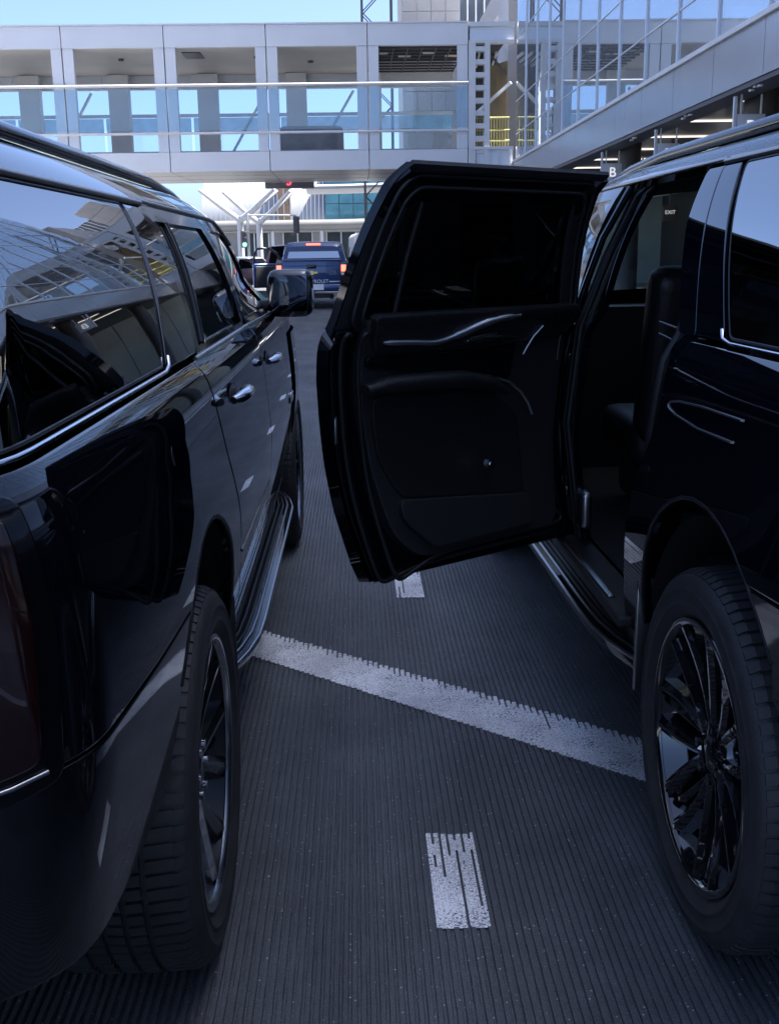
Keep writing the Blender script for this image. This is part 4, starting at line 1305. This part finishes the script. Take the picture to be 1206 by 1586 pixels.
MB().tube([inn(*p, .102) for p in [(1.415,1.235),(1.42,1.18),(1.42,1.12)]], .0022, 6).build('bright_arc', M['satin'], door)
kn = MB(); p = inn(1.09, .822, .118); nn = -surf_normal(W, -1, 1.09, .822)
kn.cyl(p, p+nn*.016, .019, 20, .016); kn.cyl(p+nn*.016, p+nn*.018, .008, 12)
kn.build('lining_fastener', M['chrome'], door)
# weather strips and seams round the frame and door edge
fr_o = [(.54,1.262),(.635,G-.03),(.67,G+.004),(1.44,G+.004),(1.505,1.262)]
fr_m = [(.57,1.262),(.665,G-.055),(.70,G-.026),(1.415,G-.026),(1.475,1.262)]
ring('frame_lining', [(.505,1.262),(.612,G-.02),(.645,G+.029),(1.47,G+.029),(1.53,1.262)], [(.595,1.284),(.695,G-.073),(.725,G-.048),(1.39,G-.048),(1.45,1.284)], M['plastic'], door, W, -1, off=.034, thick=.012, flip=True)
for pth, o_, r_ in ((fr_o, .046, .007), (fr_m, .050, .006)):
    MB().tube([inn(q.x, q.y, o_) for q in resample(rounded(pth, .05)[0:], .04, False)], r_, 7).build('weather_strip', M['trim'], door)
for dx, o_ in ((.035, .062), (.085, .080)):
    pth = [(p_[0]+dx, p_[1]) for p_ in OPEN_EDGE[::-1]]+[(.80+dx, .535+dx*.5), (1.50, .53+dx*.5)]
    MB().tube([inn(q.x, q.y, o_) for q in resample(rounded(pth, .08), .04, False)], .007, 7).build('weather_strip', M['trim'], door)
lt_ = MB(); lt_.rbox(inn(.535, .99, .03), (.05,.012,.09), .004); lt_.build('door_latch', M['satin'], door)
MB().rbox(inn(.60, .84, .028), (.03,.010,.03), .004).build('door_buffer', M['trim'], door)
# divider bar of the glass
MB().tube([inn(.72,1.284,.022), inn(.74,1.45,.022), inn(.75,G-.058,.022)], .009, 6).build('window_bar', M['trim'], door)
for z in (.66, 1.10):
    MB().rbox((-.965, 1.545, z), (.06,.07,.05), .008).build('door_hinge', M['black'], right)
# jambs and sill of the opening
panel('door_jamb', [(1.60,.47),(1.43,.47),(1.42,1.20),(1.31,G),(1.46,G),(1.60,1.25)], M['black'], right, W, -1, off=.065, thick=.02, res=.05)
for q0, q1, o_, r_ in ((1.475,1.42,.055,.011), (1.505,1.45,.048,.006), (1.44,1.385,.068,.008)):
    MB().tube([inn(q0,.50,o_), inn(q0,.9,o_), inn(q0-.004,1.22,o_), inn(q0-.05,1.45,o_), inn(q0-.11,G-.03,o_), inn(q0-.18,G+.005,o_), inn(.72,G+.005,o_)], r_, 8).build('weather_strip', M['trim'], right)
MB().tube([inn(1.52,.60,.022), inn(1.52,1.0,.022), inn(1.505,1.25,.02), inn(1.44,1.50,.02), inn(1.38,G,.02)], .012, 8).build('pillar_edge', M['black'], right)
rear_j = [(p_[0]+.015, p_[1]) for p_ in OPEN_EDGE]+[(.50,1.40),(.56,1.56),(.60,G-.02)]
for o_, r_ in ((.05,.012), (.075,.008)):
    MB().tube([inn(*p_, o_) for p_ in rear_j], r_, 8).build('weather_strip', M['trim'], right)
jb = panel('door_jamb', [(.70,.50)]+[(p_[0], p_[1]) for p_ in OPEN_EDGE[1:]]+[(.60,G),(.46,G),(.36,1.20),(.34,1.0),(.50,.70),(.58,.5)], M['black'], right, W, -1, off=.05, thick=.06, res=.04)
MB().rbox((-.945, 1.08, .485), (.13,.90,.03), .008).build('sill_plate', M['plastic'], right)
MB().rbox((-.985, 1.10, .503), (.020,.60,.006), .002).build('sill_trim', M['satin'], right)
MB().rbox((-.93, 1.40, .62), (.035,.10,.12), .012).build('seat_rail_cover', M['satin'], right)
# reflection modelled as a thin U-shaped line, and crest on the body
MB().tube([surf_point(W, -1, q, z, -.0015) for q, z in [(-.16,1.150),(.06,1.146),(.20,1.139),(.257,1.132),(.270,1.124),(.260,1.116),(.21,1.108),(.06,1.100),(-.13,1.104)]], .0028, 6).build('reflection_line', M['satin'], right)
cr_ = MB(); cx = Vector((-.80, .74, 1.315))
cr_.prism([(-.028,.02),(.028,.02),(.028,-.004),(0,-.026),(-.028,-.004)], 0, .006, lambda a, b, c: (cx.x-c, cx.y+a, cx.z+b))
crest = cr_.build('crest', M['satin'], right)
for k in range(3): MB().box(cx.x-.008, cx.x-.006, cx.y-.022+.017*k, cx.y-.012+.017*k, cx.z-.010, cx.z+.016).build('crest_bar', M['gloss_black'], crest)
for k, (za, zb) in enumerate(((1.268,1.262),(1.236,1.226))):
    MB().tube([(-.86, .86, za), (-.875, .62, zb)], .0035, 6).build('seat_trim', M['satin'], right)
# brake caliper mark on the rear wheel
MB().rbox((-.93, -.02, .56), (.05,.05,.02), .004).build('brake_caliper', M['caliper'], right)

# ------------------------------------------------------------------ other vehicles
def loft_body(secs, n=None):
    """sections along y: list of (y, [(x, z) half outline from bottom to top centre])"""
    vs = []; m = None
    for y, half in secs:
        loop = [(x, y, z) for x, z in half]+[(-x, y, z) for x, z in half[::-1] if x > 1e-6]
        m = len(loop); vs += loop
    b = MB(); fs = []
    for i in range(len(secs)-1):
        for k in range(m):
            l = (k+1) % m
            fs.append((i*m+k, i*m+l, (i+1)*m+l, (i+1)*m+k)[::-1])
    b.add(vs, fs, True)
    b.add(vs[:m], [tuple(range(m))[::-1]][::-1]); b.add(vs[-m:], [tuple(range(m))])
    return b
def simple_wheel(parent, x, y, r=.38, w=.26):
    s_ = 1 if x > 0 else -1
    prof = [(-w,.6*r),(-w,.93*r),(-w+.03,r),(-.03,r),(0,.93*r),(.0,.66*r),(-.02,.62*r)]
    o = MB().lathe_x(prof, 28).build('wheel', M['rubber'], parent)
    o.location = (x, y, r); o.rotation_euler = (0, 0, 0 if s_ > 0 else math.pi)
    MB().lathe_x([(-.03,.001),(-.02,.2*r),(-.035,.3*r),(-.025,.55*r),(-.01,.66*r)], 24).build('rim', M['alloy'], o)
    return o
# blue pickup, seen from behind, its left door open
pk = thing('pickup_truck', 'dark blue pickup truck with brake lights on and its left front door open', 'pickup', (-1.24, 31.3, 0))
def bed_sec(y, dz=0.0, wx=1.0): return (y, [(.88*wx,.52),(.99*wx,.58),(1.02*wx,.80),(1.015*wx,1.05),(.985*wx,1.30+dz),(.95*wx,1.36+dz),(.80*wx,1.36+dz),(.0,1.36+dz)])
bp_ = loft_body([bed_sec(.06), bed_sec(.10), bed_sec(1.0), bed_sec(1.98)])
bp_.build('bed', M['blue'], pk)
tg = MB()
tg.rbox((0, .03, .94), (1.62, .09, .80), .025); tgo = tg.build('tailgate', M['blue'], pk)
MB().rbox((0, .0, 1.345), (1.66, .14, .05), .02).build('tailgate_cap', M['blue'], tgo)
MB().rbox((0, -.012, 1.19), (1.56, .03, .03), .01).build('tailgate_crease', M['blue'], tgo)
MB().rbox((0, -.022, 1.17), (.28, .02, .11), .01).build('tailgate_handle', M['gloss_black'], tgo)
bt = MB(); bt.prism([(-.17,-.03),(-.06,-.03),(-.05,-.055),(.06,-.055),(.05,-.03),(.17,-.02),(.17,.03),(.06,.03),(.05,.055),(-.06,.055),(-.05,.03),(-.17,.03)], -.024, -.014, lambda a, b, c: (a, c, 1.0+b))
bt.build('bowtie_badge', M['gold'], tgo)
for s_ in (-1, 1):
    MB().rbox((s_*.90, .045, 1.02), (.20, .10, .52), .02).build('tail_lamp', M['red_lens'], pk)
    tl = [o for o in pk.children][-1]
    MB().rbox((s_*.905, -.008, 1.12), (.13, .02, .18), .01).build('lamp_lit', M['red_lit'], tl)
    MB().rbox((s_*.905, -.008, .96), (.13, .02, .07), .01).build('lamp_clear', M['clear_lens'], tl)
bm_ = MB().rbox((0, -.08, .58), (1.96, .20, .20), .04).build('rear_bumper', M['blue'], pk)
MB().rbox((0, -.165, .60), (.40, .04, .14), .01).build('plate_recess', M['plastic'], bm_)
MB().box(.02, .34, -.19, -.185, .53, .69).build('number_plate', M['white'], bm_)
MB().rbox((0, .10, .36), (1.2, .10, .12), .02).build('hitch_bar', M['plastic'], pk)
MB().rbox((.55, .2, .33), (.12, .3, .12), .02).build('hanger_bracket', M['plastic'], pk)
text('lettering', 'CHEVROLET', .135, M['white'], tgo, (.38-.28, -.02, .76), (R(90), 0, 0), .004)
MB().rbox((.64, -.018, .75), (.30, .01, .035), .004).build('trim_badge', M['satin'], tgo)
def cab_sec(y, zt_, wt, zb_=.50): return (y, [(.88,zb_),(.99,.60),(1.02,.85),(1.00,1.12),(.96,1.24),(wt+.06,zt_-.10),(wt-.02,zt_-.02),(wt-.20,zt_),(0,zt_+.015)])
loft_body([cab_sec(2.02,1.74,.78), cab_sec(2.12,1.84,.80), cab_sec(2.9,1.88,.80), cab_sec(3.8,1.86,.78), cab_sec(4.15,1.74,.74), cab_sec(4.72,1.30,.86)]).build('cab', M['blue'], pk)
MB().hexa([(-.78,1.985,1.40),(.78,1.985,1.40),(.78,2.02,1.40),(-.78,2.02,1.40),(-.68,2.05,1.76),(.68,2.05,1.76),(.68,2.09,1.76),(-.68,2.09,1.76)]).build('rear_window', M['privacy'], pk)
hb = MB().rbox((0, 2.04, 1.80), (.42, .05, .055), .01).build('high_brake_lamp', M['red_lit'], pk)
for s_ in (-1, 1):
    MB().hexa([(s_*.972,2.25,1.28),(s_*.972,4.1,1.28),(s_*.95,4.1,1.28),(s_*.95,2.25,1.28),(s_*.845,2.25,1.72),(s_*.845,3.8,1.70),(s_*.82,3.8,1.70),(s_*.82,2.25,1.72)]).build('side_window', M['privacy'], pk)
    MB().rbox((s_*1.12, 3.95, 1.30), (.22, .12, .24), .04).build('side_mirror', M['gloss_black'], pk)
    for y in (.98, 4.72): simple_wheel(pk, s_*1.0, y, .40, .28)
loft_body([(4.6,[(.88,.50),(.99,.60),(1.02,.85),(1.0,1.10),(.92,1.22),(0,1.26)]),(5.5,[(.88,.50),(.98,.60),(1.01,.85),(.98,1.08),(.90,1.16),(0,1.22)]),(5.78,[(.80,.50),(.92,.60),(.94,.85),(.92,1.04),(.85,1.10),(0,1.14)])]).build('bonnet', M['blue'], pk)
do = MB()
do.rbox((0, -.55, .88), (.07, 1.08, .74), .03); dro = do.build('front_door', M['blue'], pk)
fr = MB().tube([(0,-1.06,1.24),(.03,-1.03,1.55),(.06,-.95,1.70),(.06,-.55,1.72),(.03,-.25,1.55),(0,-.04,1.26)], .035, 8)
fr.build('door_frame', M['gloss_black'], dro)
MB().rbox((.05, -.55, .86), (.05, .95, .62), .02).build('door_lining', M['plastic'], dro)
dro.location = (-1.02, 3.95, 0); dro.rotation_euler = (0, 0, R(-58))

def saloon(name, lab, cat, loc, rz, paint, L=4.6, wid=.90, roof=1.45, belt=.95, wag=False, van=False):
    t = thing(name, lab, cat, loc, rz)
    if van:
        secs = [(-L/2,[(wid-.04,.40),(wid,.6),(wid,1.3),(wid-.06,roof-.15),(wid-.2,roof),(0,roof+.02)]),(L/2-1.2,[(wid-.04,.40),(wid,.6),(wid,1.3),(wid-.06,roof-.15),(wid-.2,roof),(0,roof+.02)]),(L/2-.6,[(wid-.04,.40),(wid,.6),(wid-.02,1.1),(wid-.12,1.3),(wid-.25,1.35),(0,1.38)]),(L/2,[(wid-.10,.40),(wid-.06,.6),(wid-.10,.9),(wid-.16,1.0),(wid-.3,1.03),(0,1.05)])]
    else:
        e = .10 if wag else .55
        lo = [(wid-.06,.32),(wid,.5),(wid,.75),(wid-.03,belt)]
        secs = [(-L/2,[(wid-.14,.36),(wid-.08,.5),(wid-.08,.75),(wid-.12,belt-.05),(wid-.2,belt),(0,belt+.01)]),
                (-L/2+e,lo+[(wid-.07,belt+.02),(0,belt+.05)]),
                (-L/2+e+.5,lo+[(wid-.22,roof-.06),(0,roof)]),
                (.2,lo+[(wid-.20,roof),(0,roof+.03)]),
                (.55,lo+[(wid-.22,roof-.04),(0,roof)]),
                (1.15,lo+[(wid-.08,belt+.02),(0,belt+.06)]),
                (L/2-.3,[(wid-.08,.34),(wid-.02,.5),(wid-.04,.72),(wid-.10,belt-.12),(wid-.25,belt-.09),(0,belt-.06)]),
                (L/2,[(wid-.2,.36),(wid-.16,.5),(wid-.18,.65),(wid-.22,.72),(wid-.3,.74),(0,.76)])]
    loft_body(secs).build('body', paint, t)
    for s_ in (-1, 1):
        if van:
            MB().box(min(s_*(wid-.05),s_*(wid+.006)), max(s_*(wid-.05),s_*(wid+.006)), L/2-2.0, L/2-1.25, 1.25, 1.85).build('side_window', M['gloss_black'], t)
        else:
            MB().hexa([(s_*(wid-.045),-L/2+e+.15,belt+.03),(s_*(wid-.045),1.0,belt+.03),(s_*(wid-.10),1.0,belt+.03),(s_*(wid-.10),-L/2+e+.15,belt+.03),(s_*(wid-.165),-L/2+e+.5,roof-.07),(s_*(wid-.165),.45,roof-.06),(s_*(wid-.24),.45,roof-.06),(s_*(wid-.24),-L/2+e+.5,roof-.07)]).build('side_window', M['gloss_black'], t)
        MB().rbox((s_*(wid-.16), -L/2+.02, belt-.14), (.26,.12,.14), .02).build('tail_lamp', M['red_lens'], t)
        for y in (-L/2+.85, L/2-.85): simple_wheel(t, s_*(wid-.01), y, .33, .2)
    if van:
        MB().box(-.55, .55, -L/2-.012, -L/2+.02, 1.2, 1.85).build('rear_window', M['gloss_black'], t)
    else:
        MB().hexa([(-wid+.18,-L/2+e-.004,belt+.05),(wid-.18,-L/2+e-.004,belt+.05),(wid-.18,-L/2+e+.1,belt+.05),(-wid+.18,-L/2+e+.1,belt+.05),(-wid+.30,-L/2+e+.42,roof-.05),(wid-.30,-L/2+e+.42,roof-.05),(wid-.30,-L/2+e+.5,roof-.05),(-wid+.30,-L/2+e+.5,roof-.05)]).build('rear_window', M['gloss_black'], t)
    return t
saloon('parked_car', 'silver car beyond the open door of the blue pickup', 'car', (-4.75, 47, 0), R(-28), M['silver'])
saloon('minivan', 'purple minivan just ahead of the blue pickup', 'minivan', (-2.6, 46, 0), 0, M['purple'], 4.9, .97, 1.90, 1.15, True)
saloon('delivery_van', 'white van stopped ahead and to the right of the blue pickup', 'van', (.75, 54, 0), R(4), M['white'], 5.6, 1.0, 2.45, van=True)
